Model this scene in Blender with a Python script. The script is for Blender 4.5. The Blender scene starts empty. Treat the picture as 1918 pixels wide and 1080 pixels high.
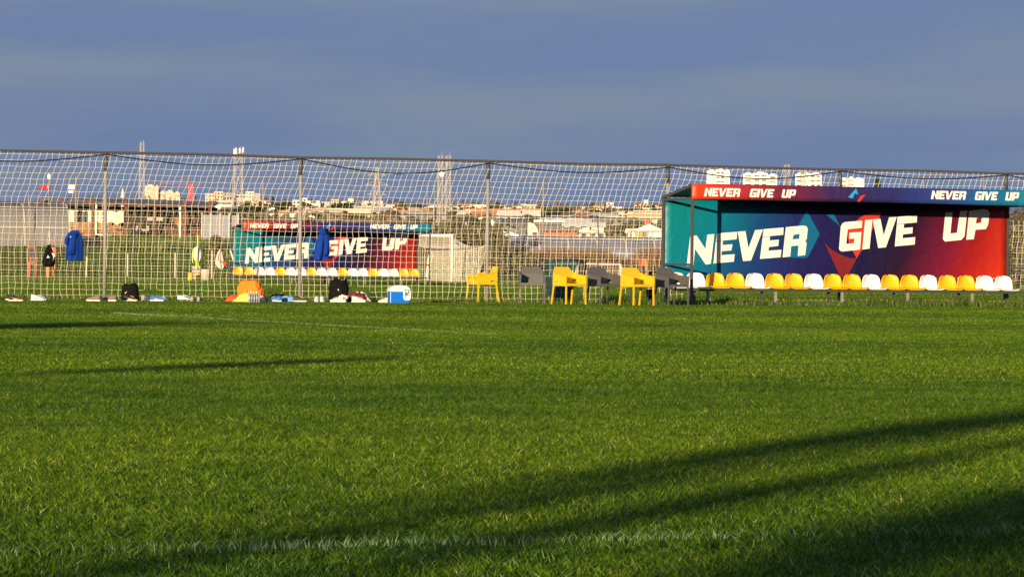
import bpy, bmesh, math, random
from mathutils import Vector, Matrix, noise
from mathutils.geometry import tessellate_polygon

R = math.radians
random.seed(7)
scene = bpy.context.scene
C = scene.collection

# ------------------------------------------------------------------ camera
F, CX, CY, EYE, ROLL = 6950.0, 959.0, 540.0, 0.72, 0.0108
HOR = 35.6                                   # horizon above the middle of the frame
PIT = math.atan(HOR / F)
cr, sr, cp, sp = math.cos(ROLL), math.sin(ROLL), math.cos(PIT), math.sin(PIT)
cd = bpy.data.cameras.new('camera')
cam = bpy.data.objects.new('camera', cd); C.objects.link(cam)
cd.sensor_width = 36.0; cd.lens = F / 1918.0 * 36.0
cd.clip_start = 0.1; cd.clip_end = 20000
cam.matrix_world = Matrix(((cr, -sr, 0, 0), (sr*sp, cr*sp, -cp, 0), (sr*cp, cr*cp, sp, EYE), (0, 0, 0, 1)))
scene.camera = cam

# ------------------------------------------------------------------ light and sky
SUN_EL, SUN_AZ = R(7.4), R(20.1)             # the light travels along +Y turned 20 degrees to +X
D = Vector((math.sin(SUN_AZ)*math.cos(SUN_EL), math.cos(SUN_AZ)*math.cos(SUN_EL), -math.sin(SUN_EL)))
sl = bpy.data.lights.new('sun', 'SUN'); sl.energy = 5.0; sl.angle = R(0.5); sl.color = (1.0, 0.78, 0.50)
sun = bpy.data.objects.new('sun', sl); C.objects.link(sun)
sun.rotation_euler = (-D).to_track_quat('Z', 'Y').to_euler()
sun.location = (-20, -40, 30)
w = bpy.data.worlds.new('World'); scene.world = w; w.use_nodes = True
nt = w.node_tree; nt.nodes.clear()
def wn(t, **k):
    n = nt.nodes.new(t)
    for a, b in k.items(): setattr(n, a, b)
    return n
out = wn('ShaderNodeOutputWorld'); mixs = wn('ShaderNodeMixShader')
sky = wn('ShaderNodeTexSky', sky_type='NISHITA', sun_disc=False)
sky.sun_elevation = SUN_EL; sky.sun_rotation = math.pi + SUN_AZ
bg1 = wn('ShaderNodeBackground'); bg1.inputs[1].default_value = 0.05
bg2 = wn('ShaderNodeBackground'); bg2.inputs[1].default_value = 1.0
tc = wn('ShaderNodeTexCoord'); mp = wn('ShaderNodeMapping'); mp.inputs['Scale'].default_value = (6, 6, 46)
mp.inputs['Rotation'].default_value = (0, R(-2.5), 0)
nz = wn('ShaderNodeTexNoise'); nz.inputs['Scale'].default_value = 1.3; nz.inputs['Detail'].default_value = 5; nz.inputs['Roughness'].default_value = .5
rp = wn('ShaderNodeValToRGB')
rp.color_ramp.elements[0].position = .38; rp.color_ramp.elements[0].color = (.090, .138, .252, 1)
rp.color_ramp.elements[1].position = .66; rp.color_ramp.elements[1].color = (.124, .166, .242, 1)
nt.links.new(tc.outputs['Generated'], mp.inputs[0]); nt.links.new(mp.outputs[0], nz.inputs[0])
nt.links.new(nz.outputs['Fac'], rp.inputs[0]); nt.links.new(rp.outputs[0], bg2.inputs[0])
nt.links.new(sky.outputs[0], bg1.inputs[0])
mixs.inputs[0].default_value = .94
nt.links.new(bg1.outputs[0], mixs.inputs[1]); nt.links.new(bg2.outputs[0], mixs.inputs[2]); nt.links.new(mixs.outputs[0], out.inputs[0])
vs = scene.view_settings
vs.view_transform = 'Standard'; vs.look = 'None'; vs.gamma = 1; vs.use_curve_mapping = False; vs.exposure = 0.65

# ------------------------------------------------------------------ geometry of the view and of the fence
def ray(px, py):
    dx, dy = px - CX, CY - py
    u = dx*cr - dy*sr; v = dx*sr + dy*cr
    return Vector((u, F*cp + v*sp, -F*sp + v*cp))
CAMP = Vector((0, 0, EYE))
def P(px, py, Y):
    r = ray(px, py); return CAMP + r * (Y / r.y)
def G(px, py, z=0.0):
    r = ray(px, py); return CAMP + r * ((z - EYE) / r.z)
TH = R(22.7)
U = Vector((math.cos(TH), math.sin(TH), 0)); N = Vector((-math.sin(TH), math.cos(TH), 0))
F0 = Vector((-8.27, 75.3, 0)); SP = 4.195
def FP(px, py, off=0.0):                     # point on the upright plane "off" metres in front of the near fence
    r = ray(px, py); q = F0 - N*off - CAMP
    return CAMP + r * (q.dot(N) / r.dot(N))
def GI(px, py, off=.95):                                # a spot on the grass, never behind the near net
    a = G(px, py); b = FP(px, 560, off); r = ray(px, py)
    y = min(a.y, b.y); return Vector((r.x/r.y*y, y, 0))
def smooth01(a, b, x):
    t = max(0., min(1., (x-a)/(b-a))); return t*t*(3-2*t)
def T(x, y):                                 # terrain height
    lat = smooth01(-34, 26, x*230/max(y, 120))
    d = min(max(0., y-197), 80)
    z = (.0285*(1-lat) + .0135*lat)*d
    if y > 277:
        pr_ = ((277, 0), (600, 4.4), (1000, 10.2), (2000, 28.2), (3300, 54.5), (20000, 90))
        for (ya, za), (yb, zb_) in zip(pr_, pr_[1:]):
            if y <= yb or yb == 20000: z += za + (zb_-za)*(y-ya)/(yb-ya); break
        z += 1.1*smooth01(300, 1200, y)*noise.noise(Vector((x*.008, y*.006, 3)))
    return z
def solveY(px, py, lo=560, hi=3250):           # where the hillside shows at that height in the view
    hor = 494 + .0108*px
    for i in range(30):
        m_ = (lo+hi)/2
        if (T((px-CX)/F*m_, m_) - EYE)*F/m_ < hor - py: lo = m_
        else: hi = m_
    return lo

# ------------------------------------------------------------------ materials
def nodes(m):
    m.use_nodes = True; return m.node_tree, m.node_tree.nodes['Principled BSDF']
def mat(name, col, rough=.6, var=.12, scale=8., bump=0., metal=0., spec=.5, trans=None, sub=0.):
    m = bpy.data.materials.new(name); t, b = nodes(m)
    b.inputs['Roughness'].default_value = rough; b.inputs['Metallic'].default_value = metal
    b.inputs['Specular IOR Level'].default_value = spec
    tc = t.nodes.new('ShaderNodeTexCoord')
    nz = t.nodes.new('ShaderNodeTexNoise'); nz.inputs['Scale'].default_value = scale; nz.inputs['Detail'].default_value = 4
    mx = t.nodes.new('ShaderNodeMix'); mx.data_type = 'RGBA'
    mx.inputs[6].default_value = (*[c*(1-var) for c in col], 1); mx.inputs[7].default_value = (*[min(1, c*(1+var)) for c in col], 1)
    t.links.new(tc.outputs['Object'], nz.inputs['Vector']); t.links.new(nz.outputs['Fac'], mx.inputs[0])
    t.links.new(mx.outputs[2], b.inputs['Base Color'])
    if bump:
        bp = t.nodes.new('ShaderNodeBump'); bp.inputs['Strength'].default_value = bump; bp.inputs['Distance'].default_value = .02
        t.links.new(nz.outputs['Fac'], bp.inputs['Height']); t.links.new(bp.outputs[0], b.inputs['Normal'])
    if trans:
        b2 = t.nodes.new('ShaderNodeBsdfTranslucent'); b2.inputs[0].default_value = (*trans[1], 1)
        ms = t.nodes.new('ShaderNodeMixShader'); ms.inputs[0].default_value = trans[0]
        o = t.nodes['Material Output']
        t.links.new(b.outputs[0], ms.inputs[1]); t.links.new(b2.outputs[0], ms.inputs[2]); t.links.new(ms.outputs[0], o.inputs[0])
    return m
def ramp_mat(name, stops, axis_len, rough=.45, axis=0, fold=.12):
    m = bpy.data.materials.new(name); t, b = nodes(m)
    b.inputs['Roughness'].default_value = rough; b.inputs['Specular IOR Level'].default_value = .35
    tc = t.nodes.new('ShaderNodeTexCoord'); sx = t.nodes.new('ShaderNodeSeparateXYZ')
    nz = t.nodes.new('ShaderNodeTexNoise'); nz.inputs['Scale'].default_value = .55; nz.inputs['Detail'].default_value = 2
    ma = t.nodes.new('ShaderNodeMath'); ma.operation = 'MULTIPLY_ADD'; ma.inputs[1].default_value = 1/axis_len; ma.inputs[2].default_value = -.035
    mb = t.nodes.new('ShaderNodeMath'); mb.operation = 'MULTIPLY_ADD'; mb.inputs[1].default_value = .07
    mz = t.nodes.new('ShaderNodeMath'); mz.operation = 'MULTIPLY_ADD'; mz.inputs[1].default_value = -.055; mz.inputs[2].default_value = .06
    rp = t.nodes.new('ShaderNodeValToRGB'); cr_ = rp.color_ramp
    while len(cr_.elements) < len(stops): cr_.elements.new(.5)
    for e, (p_, c_) in zip(cr_.elements, stops): e.position = p_; e.color = (*c_, 1)
    t.links.new(tc.outputs['Object'], sx.inputs[0]); t.links.new(tc.outputs['Object'], nz.inputs['Vector'])
    t.links.new(sx.outputs[0], ma.inputs[0]); t.links.new(nz.outputs['Fac'], mb.inputs[0]); t.links.new(ma.outputs[0], mb.inputs[2])
    ad = t.nodes.new('ShaderNodeMath'); ad.operation = 'ADD'
    t.links.new(sx.outputs[2], mz.inputs[0]); t.links.new(mb.outputs[0], ad.inputs[0]); t.links.new(mz.outputs[0], ad.inputs[1])
    t.links.new((ad if fold else mb).outputs[0], rp.inputs[0]); t.links.new(rp.outputs[0], b.inputs['Base Color'])
    n2 = t.nodes.new('ShaderNodeTexNoise'); n2.inputs['Scale'].default_value = 2.2; n2.inputs['Detail'].default_value = 3; n2.inputs['Distortion'].default_value = 1.
    bp = t.nodes.new('ShaderNodeBump'); bp.inputs['Strength'].default_value = .32; bp.inputs['Distance'].default_value = .10
    t.links.new(tc.outputs['Object'], n2.inputs['Vector']); t.links.new(n2.outputs['Fac'], bp.inputs['Height']); t.links.new(bp.outputs[0], b.inputs['Normal'])
    return m
M = {}
M['galv'] = mat('galvanised_steel', (.25, .24, .225), .55, .2, 6, metal=.0)
M['dark_steel'] = mat('dark_painted_steel', (.055, .058, .062), .5, .2, 9)
M['rail_steel'] = mat('brown_rail_steel', (.075, .062, .055), .6, .25, 5)
M['net'] = mat('net_twine', (.80, .74, .58), .8, .1, 3)
M['far_net'] = mat('far_net_twine', (.62, .56, .40), .8, .1, 3)
M['cable'] = mat('black_cable', (.012, .012, .014), .5)
M['white_print'] = mat('white_vinyl_print', (.80, .77, .72), .5, .03)
M['blue_print'] = mat('blue_vinyl_print', (.0, .12, .27), .5, .2, 1.2)
M['skyblue_print'] = mat('light_blue_vinyl_print', (.02, .30, .62), .5, .2, 3)
M['red_print'] = mat('red_vinyl_print', (.50, .032, .016), .5, .2, 1.5)
M['dark_red_print'] = mat('dark_red_vinyl_print', (.20, .012, .018), .5, .45, 1.1)
M['roof_sheet'] = mat('dark_roof_sheet', (.025, .026, .03), .6, .2, 4)
M['seat_white'] = mat('white_plastic_seat', (.80, .79, .78), .32, .03, 4)
M['seat_yellow'] = mat('yellow_plastic_seat', (.80, .44, .006), .35, .06, 4)
M['chair_yellow'] = mat('yellow_resin', (.80, .50, .012), .4, .06, 6, trans=(.12, (.9, .5, .01)))
M['chair_dark'] = mat('anthracite_resin', (.09, .088, .085), .4, .15, 30, bump=.2)
M['bin_green'] = mat('dark_green_plastic', (.028, .085, .068), .45, .2, 3)
M['black'] = mat('black_plastic', (.013, .013, .014), .5, .2)
M['black_cloth'] = mat('black_cloth', (.007, .0065, .007), .9, .3, 18, bump=.3, spec=.12)
M['blue_cloth'] = mat('royal_blue_cloth', (.003, .035, .25), .85, .25, 9, bump=.5, spec=.2)
M['cooler_blue'] = mat('cooler_blue_plastic', (.0, .14, .62), .35, .05)
M['cooler_white'] = mat('cooler_white_plastic', (.78, .77, .75), .35, .04)
M['logo_green'] = mat('dark_green_print', (.03, .12, .11), .5, .1)
M['grey_print'] = mat('grey_print', (.22, .22, .23), .5, .1)
M['orange'] = mat('orange_mesh_cloth', (.85, .20, .005), .75, .15, 14, bump=.4)
M['red_orange'] = mat('red_orange_cloth', (.72, .075, .02), .6, .15, 10, bump=.2)
M['lime'] = mat('lime_yellow_cloth', (.75, .78, .09), .75, .12, 14, bump=.4)
M['maroon'] = mat('maroon_cloth', (.12, .003, .008), .7, .2, 12, bump=.3)
M['pale_pink'] = mat('pale_pink_cloth', (.66, .50, .43), .8, .12, 12, bump=.3)
M['off_white'] = mat('off_white_cloth', (.68, .64, .58), .8, .12, 12, bump=.3)
M['light_blue'] = mat('light_blue_cloth', (.16, .33, .62), .75, .15, 12, bump=.3)
M['blue_shoe'] = mat('blue_shoe_mesh', (.02, .14, .48), .6, .2, 20)
M['sole_cream'] = mat('cream_rubber_sole', (.75, .66, .54), .6, .06)
M['sole_white'] = mat('white_rubber_sole', (.80, .78, .75), .6, .05)
M['taupe'] = mat('taupe_mesh', (.20, .15, .13), .8, .2, 22)
M['brown_black'] = mat('brown_black_leather', (.035, .02, .016), .6, .25, 16)
M['grey_shoe'] = mat('grey_shoe_mesh', (.34, .31, .27), .8, .2, 20)
M['white_shoe'] = mat('white_shoe_mesh', (.66, .66, .66), .7, .12, 22)
M['bottle'] = mat('clear_bottle_plastic', (.30, .32, .31), .12, .1)
M['bottle_label'] = mat('bottle_label', (.46, .47, .47), .5, .2)
M['dummy_orange'] = mat('orange_plastic', (.80, .16, .02), .5, .1)
M['dummy_red'] = mat('dull_red_plastic', (.34, .07, .035), .6, .2)
M['goal_white'] = mat('white_goal_paint', (.80, .78, .72), .45, .04)
M['goal_net'] = mat('white_goal_net', (.78, .72, .60), .8, .05)
M['tunnel'] = mat('milky_polythene', (.25, .24, .25), .4, .2, .35, trans=(.25, (.35, .35, .36)))
M['tunnel_blue'] = mat('bluish_polythene', (.20, .21, .28), .4, .2, .3, trans=(.2, (.3, .33, .4)))
M['steel_hoop'] = mat('tunnel_hoop_steel', (.55, .50, .42), .6)
M['shed_roof'] = mat('grey_shed_roof', (.15, .145, .16), .7, .2, .6)
M['rust'] = mat('rusty_brown_timber', (.13, .05, .022), .8, .35, 1.2, bump=.3)
M['plank'] = mat('orange_brown_plank', (.27, .125, .05), .8, .3, 1.5, bump=.3)
M['shed_dark'] = mat('dark_shed_cladding', (.03, .024, .02), .9, .3, 1)
M['cream'] = mat('cream_plaster', (.72, .64, .48), .85, .08, .5)
M['white_wall'] = mat('white_plaster', (.78, .72, .62), .85, .06, .5)
M['pink_wall'] = mat('pink_plaster', (.66, .46, .34), .85, .08, .4)
M['beige_wall'] = mat('beige_plaster', (.55, .43, .31), .85, .1, .4)
M['grey_wall'] = mat('grey_concrete', (.36, .34, .32), .9, .12, .4)
M['red_tile'] = mat('red_clay_roof', (.42, .13, .06), .85, .2, .6)
M['orange_tile'] = mat('orange_clay_roof', (.50, .22, .09), .85, .2, .6)
M['white_roof'] = mat('white_sheet_roof', (.74, .68, .58), .7, .08, .5)
M['dark_roof'] = mat('dark_sheet_roof', (.09, .095, .12), .6, .2, .5)
M['window'] = mat('dark_window_glass', (.06, .065, .075), .2, .3, .4)
M['blue_door'] = mat('light_blue_shutter', (.30, .48, .66), .7)
M['olive_shutter'] = mat('olive_shutter', (.34, .32, .13), .8)
M['red_paint'] = mat('red_paint', (.60, .07, .03), .6)
M['mast'] = mat('pale_mast_steel', (.40, .37, .33), .6, .1, .5)
M['wood_pole'] = mat('weathered_pole', (.30, .22, .15), .85, .2, 2)
M['pale_post'] = mat('pale_concrete_post', (.60, .53, .42), .85, .12, 2)
M['flag_red'] = mat('flag_red_cloth', (.62, .015, .012), .7, .1)
M['bark'] = mat('bark', (.10, .075, .05), .9, .3, 6, bump=.4)
M['brick'] = mat('orange_brick', (.48, .22, .11), .9, .25, 6)
M['lamp_white'] = mat('white_lamp_glass', (.80, .79, .76), .3)
M['bucket'] = mat('pale_bucket_plastic', (.52, .47, .40), .5, .08, 5)

def tint_mat(name, cols, trans=.3, rough=.5, world_patch=None, gloss=.5):
    """leaf and blade material: colour varies per leaf through the attribute 'tint'"""
    m = bpy.data.materials.new(name); t, b = nodes(m)
    at = t.nodes.new('ShaderNodeAttribute'); at.attribute_name = 'tint'
    rp = t.nodes.new('ShaderNodeValToRGB'); e = rp.color_ramp
    while len(e.elements) < len(cols): e.elements.new(.5)
    for q, (p_, c_) in zip(e.elements, cols): q.position = p_; q.color = (*c_, 1)
    col = rp.outputs[0]
    t.links.new(at.outputs['Fac'], rp.inputs[0])
    b.inputs['Roughness'].default_value = rough; b.inputs['Specular IOR Level'].default_value = gloss
    if world_patch: col = world_patch(t, col)
    t.links.new(col, b.inputs['Base Color'])
    tr = t.nodes.new('ShaderNodeBsdfTranslucent'); ms = t.nodes.new('ShaderNodeMixShader'); ms.inputs[0].default_value = trans
    t.links.new(col, tr.inputs[0]); t.links.new(b.outputs[0], ms.inputs[1]); t.links.new(tr.outputs[0], ms.inputs[2])
    t.links.new(ms.outputs[0], t.nodes['Material Output'].inputs[0])
    return m
def pitch_patches(t, col):
    """mowing bands along the fence plus worn and lush patches (real differences of the turf)"""
    ge = t.nodes.new('ShaderNodeNewGeometry')
    dt = t.nodes.new('ShaderNodeVectorMath'); dt.operation = 'DOT_PRODUCT'; dt.inputs[1].default_value = N
    t.links.new(ge.outputs['Position'], dt.inputs[0])
    n0 = t.nodes.new('ShaderNodeTexNoise'); n0.inputs['Scale'].default_value = .22; n0.inputs['Detail'].default_value = 4
    t.links.new(ge.outputs['Position'], n0.inputs['Vector'])
    wv = t.nodes.new('ShaderNodeMath'); wv.operation = 'MULTIPLY_ADD'; wv.inputs[1].default_value = 3.2
    t.links.new(n0.outputs['Fac'], wv.inputs[0]); t.links.new(dt.outputs['Value'], wv.inputs[2])
    sn = t.nodes.new('ShaderNodeMath'); sn.operation = 'MULTIPLY'; sn.inputs[1].default_value = .52
    t.links.new(wv.outputs[0], sn.inputs[0])
    s2 = t.nodes.new('ShaderNodeMath'); s2.operation = 'SINE'; t.links.new(sn.outputs[0], s2.inputs[0])
    n1 = t.nodes.new('ShaderNodeTexNoise'); n1.inputs['Scale'].default_value = .9; n1.inputs['Detail'].default_value = 5; n1.inputs['Roughness'].default_value = .6
    t.links.new(ge.outputs['Position'], n1.inputs['Vector'])
    ad = t.nodes.new('ShaderNodeMath'); ad.operation = 'MULTIPLY_ADD'; ad.inputs[1].default_value = .13
    t.links.new(s2.outputs[0], ad.inputs[0]); t.links.new(n1.outputs['Fac'], ad.inputs[2])
    rp = t.nodes.new('ShaderNodeValToRGB'); e = rp.color_ramp
    e.elements[0].position = .25; e.elements[0].color = (.55, .66, .55, 1)
    e.elements[1].position = .75; e.elements[1].color = (1.45, 1.22, 1.0, 1)
    t.links.new(ad.outputs[0], rp.inputs[0])
    mx = t.nodes.new('ShaderNodeMix'); mx.data_type = 'RGBA'; mx.blend_type = 'MULTIPLY'; mx.inputs[0].default_value = 1
    t.links.new(col, mx.inputs[6]); t.links.new(rp.outputs[0], mx.inputs[7])
    return mx.outputs[2]
M['grass'] = tint_mat('turf_blade', [(0, (.016, .050, .001)), (.42, (.086, .190, .002)), (.78, (.185, .325, .005)), (.95, (.28, .38, .04)), (1, (.46, .48, .24))], .36, .45, pitch_patches, .32)
M['line_white'] = mat('line_paint_on_blades', (.22, .32, .14), .8, .15, 30, trans=(.25, (.5, .55, .4)))
M['weed'] = tint_mat('verge_weed', [(0, (.04, .10, .010)), (.6, (.11, .20, .015)), (1, (.28, .28, .06))], .4)
M['leaf_dark'] = tint_mat('dark_leaf', [(0, (.030, .042, .014)), (.6, (.065, .082, .024)), (1, (.12, .125, .04))], .25)
M['leaf_olive'] = tint_mat('olive_leaf', [(0, (.055, .052, .018)), (.6, (.13, .11, .035)), (1, (.24, .18, .07))], .25)
M['scrub'] = tint_mat('dry_scrub', [(0, (.055, .052, .026)), (.5, (.14, .105, .06)), (1, (.28, .20, .12))], .2)
M['reed'] = tint_mat('dry_reed', [(0, (.09, .045, .016)), (.6, (.21, .10, .036)), (1, (.34, .19, .07))], .25)

# ------------------------------------------------------------------ mesh helpers
class MB:
    def __init__(s): s.v = []; s.f = []; s.t = []
    def add(s, vs_, fs_):
        o = len(s.v); s.v += [tuple(q) for q in vs_]; s.f += [tuple(i+o for i in q) for q in fs_]
        return s
    def box(s, c, d, rz=0, taper=1., m=None):
        x, y, z = d[0]/2, d[1]/2, d[2]/2
        vs_ = []
        for sz in (-1, 1):
            k = taper if sz > 0 else 1
            for a, b in ((-1, -1), (1, -1), (1, 1), (-1, 1)): vs_.append(Vector((a*x*k, b*y*k, sz*z)))
        if rz: vs_ = [Matrix.Rotation(rz, 3, 'Z') @ q for q in vs_]
        if m is not None: vs_ = [m @ q for q in vs_]
        return s.add([q + Vector(c) for q in vs_], [(3, 2, 1, 0), (4, 5, 6, 7), (0, 1, 5, 4), (1, 2, 6, 5), (2, 3, 7, 6), (3, 0, 4, 7)])
    def tube(s, pts, r, n=8, cap=True, r2=None):
        pts = [Vector(q) for q in pts]; rings = []
        for i, q in enumerate(pts):
            d = (pts[min(i+1, len(pts)-1)] - pts[max(i-1, 0)]).normalized()
            a = d.cross(Vector((0, 0, 1)) if abs(d.z) < .9 else Vector((1, 0, 0))).normalized(); b = d.cross(a)
            rr = r if r2 is None else r + (r2-r)*i/(len(pts)-1)
            rings.append([q + a*math.cos(2*math.pi*k/n)*rr + b*math.sin(2*math.pi*k/n)*rr for k in range(n)])
        vs_ = [q for g in rings for q in g]; fs_ = []
        for i in range(len(rings)-1):
            for k in range(n):
                fs_.append((i*n+k, i*n+(k+1) % n, (i+1)*n+(k+1) % n, (i+1)*n+k))
        if cap: fs_ += [tuple(range(n))[::-1], tuple((len(rings)-1)*n+k for k in range(n))]
        return s.add(vs_, fs_)
    def bar(s, p0, p1, wx, wy=None):            # square bar between two points
        p0, p1 = Vector(p0), Vector(p1); wy = wy or wx
        d = (p1-p0).normalized()
        a = d.cross(Vector((0, 0, 1)) if abs(d.z) < .9 else Vector((0, 1, 0))).normalized(); b = d.cross(a)
        vs_ = [q + a*i*wx/2 + b*j*wy/2 for q in (p0, p1) for i, j in ((-1, -1), (1, -1), (1, 1), (-1, 1))]
        return s.add(vs_, [(3, 2, 1, 0), (4, 5, 6, 7), (0, 1, 5, 4), (1, 2, 6, 5), (2, 3, 7, 6), (3, 0, 4, 7)])
    def loft(s, rings, cap=True):               # rings of equal length
        n = len(rings[0]); vs_ = [q for g in rings for q in g]; fs_ = []
        for i in range(len(rings)-1):
            for k in range(n): fs_.append((i*n+k, i*n+(k+1) % n, (i+1)*n+(k+1) % n, (i+1)*n+k))
        if cap: fs_ += [tuple(range(n))[::-1], tuple((len(rings)-1)*n+k for k in range(n))]
        return s.add(vs_, fs_)
    def prism(s, loops, fn, thick):             # polygon loops (outer, holes) in 2D, fn(x, y, t) -> 3D
        pl = [[Vector((a, b, 0)) for a, b in l] for l in loops]
        tri = tessellate_polygon(pl); flat = [q for l in pl for q in l]; n = len(flat)
        vs_ = [fn(q.x, q.y, 0) for q in flat] + [fn(q.x, q.y, thick) for q in flat]
        fs_ = [tuple(t_) for t_ in tri] + [tuple(i+n for i in t_[::-1]) for t_ in tri]
        o = 0
        for l in pl:
            for i in range(len(l)):
                j = (i+1) % len(l); fs_.append((o+i, o+j, o+j+n, o+i+n))
            o += len(l)
        return s.add(vs_, fs_)
    def sheet(s, fn, nu, nv, th):               # closed thin shell over fn(u, v)
        e = 1e-3; A = []; B = []
        for i in range(nu+1):
            for j in range(nv+1):
                u, v = i/nu, j/nv
                q = Vector(fn(u, v)); du = Vector(fn(min(1, u+e), v)) - Vector(fn(max(0, u-e), v)); dv = Vector(fn(u, min(1, v+e))) - Vector(fn(u, max(0, v-e)))
                nn = du.cross(dv); nn = nn.normalized() if nn.length > 1e-12 else Vector((0, 0, 1))
                A.append(q + nn*th/2); B.append(q - nn*th/2)
        k = len(A); ix = lambda i, j: i*(nv+1)+j; fs_ = []
        for i in range(nu):
            for j in range(nv):
                fs_.append((ix(i, j), ix(i+1, j), ix(i+1, j+1), ix(i, j+1)))
                fs_.append((k+ix(i, j+1), k+ix(i+1, j+1), k+ix(i+1, j), k+ix(i, j)))
        for i in range(nu):
            fs_.append((ix(i, 0), k+ix(i, 0), k+ix(i+1, 0), ix(i+1, 0))); fs_.append((ix(i+1, nv), k+ix(i+1, nv), k+ix(i, nv), ix(i, nv)))
        for j in range(nv):
            fs_.append((ix(0, j+1), k+ix(0, j+1), k+ix(0, j), ix(0, j))); fs_.append((ix(nu, j), k+ix(nu, j), k+ix(nu, j+1), ix(nu, j+1)))
        return s.add(A + B, fs_)
    def mesh(s, name, m, smooth=False):
        me = bpy.data.meshes.new(name); me.from_pydata(s.v, [], s.f); me.materials.append(m)
        if s.t:
            a = me.attributes.new('tint', 'FLOAT', 'POINT'); a.data.foreach_set('value', s.t)
        bm = bmesh.new(); bm.from_mesh(me); bmesh.ops.recalc_face_normals(bm, faces=bm.faces) if len(s.f) < 20000 and not s.t else None
        bm.to_mesh(me); bm.free()
        if smooth:
            me.polygons.foreach_set('use_smooth', [True]*len(me.polygons))
        me.update(); return me
    def build(s, name, m, parent=None, smooth=False, loc=None, rz=0, bevel=0):
        o = bpy.data.objects.new(name, s.mesh(name, m, smooth)); C.objects.link(o)
        if parent is not None: o.parent = parent
        if loc is not None: o.location = loc
        if rz: o.rotation_euler = (0, 0, rz)
        if bevel:
            b = o.modifiers.new('bevel', 'BEVEL'); b.width = bevel; b.segments = 2; b.limit_method = 'ANGLE'
        return o
def thing(name, label, cat, loc=(0, 0, 0), rz=0, group=None):
    o = bpy.data.objects.new(name, None); C.objects.link(o); o.empty_display_size = .1
    o.location = loc; o.rotation_euler = (0, 0, rz)
    return tag(o, label, cat, group)
def tag(o, label, cat, group=None, kind=None):
    o['label'] = label; o['category'] = cat
    if group: o['group'] = group
    if kind: o['kind'] = kind
    return o
def kind(o, k): o['kind'] = k; return o
def copy_thing(src, loc, rz=0, label=None, scale=None):
    r = src.copy(); C.objects.link(r); r.location = loc; r.rotation_euler = (0, 0, rz)
    if label: r['label'] = label
    if scale is not None: r.scale = (scale,)*3 if not isinstance(scale, tuple) else scale
    for ch in src.children:
        c = ch.copy(); C.objects.link(c); c.parent = r
        for g in ch.children:
            d = g.copy(); C.objects.link(d); d.parent = c
    return r
def swap_mat(root, a, b):
    for o in [root] + list(root.children_recursive):
        if o.type == 'MESH' and o.data.materials and o.data.materials[0] == a:
            o.data = o.data.copy(); o.data.materials[0] = b
def part(mesh, name, parent, loc=(0, 0, 0), scale=(1, 1, 1), rz=0):
    o = bpy.data.objects.new(name, mesh); C.objects.link(o); o.parent = parent
    o.location = loc; o.scale = scale; o.rotation_euler = (0, 0, rz); return o
def ring(cx, cy, z, rx, ry, n=16, ph=0, rip=0, k=7, seed=0, pw=2.):
    out = []
    for i in range(n):
        a = 2*math.pi*i/n
        r = 1 + rip*math.sin(k*a+seed)
        c_, s_ = math.cos(a), math.sin(a)
        c_ = math.copysign(abs(c_)**(2/pw), c_); s_ = math.copysign(abs(s_)**(2/pw), s_)
        out.append(Vector((cx + rx*r*c_, cy + ry*r*s_, z)))
    return out

# ------------------------------------------------------------------ ground
ys = [-90, -60, -30, 0, 20, 40, 60, 80, 100, 130, 160, 190, 197, 205, 215, 225, 235, 245, 255, 265, 277]
y_ = 277
while y_ < 1400: y_ += 9 + (y_-277)*.02; ys.append(y_)
while y_ < 9000: y_ *= 1.12; ys.append(y_)
mb = MB(); nx = 60
for y in ys:
    hw = 70 + max(0, y)*.34
    for i in range(nx+1):
        x = -hw + 2*hw*i/nx; mb.v.append((x, y, T(x, y)))
for j in range(len(ys)-1):
    for i in range(nx):
        a = j*(nx+1)+i; mb.f.append((a, a+1, a+nx+2, a+nx+1))
gm = bpy.data.materials.new('earth'); t, b = nodes(gm); b.inputs['Roughness'].default_value = .95; b.inputs['Specular IOR Level'].default_value = .1
ge = t.nodes.new('ShaderNodeNewGeometry'); sx = t.nodes.new('ShaderNodeSeparateXYZ'); t.links.new(ge.outputs['Position'], sx.inputs[0])
mr = t.nodes.new('ShaderNodeMapRange'); mr.inputs[1].default_value = 262; mr.inputs[2].default_value = 290; t.links.new(sx.outputs[1], mr.inputs[0])
nz = t.nodes.new('ShaderNodeTexNoise'); nz.inputs['Scale'].default_value = .05; nz.inputs['Detail'].default_value = 8; t.links.new(ge.outputs['Position'], nz.inputs['Vector'])
r1 = t.nodes.new('ShaderNodeValToRGB'); r1.color_ramp.elements[0].color = (.06, .06, .025, 1); r1.color_ramp.elements[1].color = (.24, .17, .10, 1)
r1.color_ramp.elements[0].position = .35; r1.color_ramp.elements[1].position = .68
t.links.new(nz.outputs['Fac'], r1.inputs[0])
mx = t.nodes.new('ShaderNodeMix'); mx.data_type = 'RGBA'; mx.inputs[6].default_value = (.010, .020, .003, 1)
t.links.new(mr.outputs[0], mx.inputs[0]); t.links.new(r1.outputs[0], mx.inputs[7]); t.links.new(mx.outputs[2], b.inputs['Base Color'])
kind(mb.build('ground', gm, smooth=True), 'structure')

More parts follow.
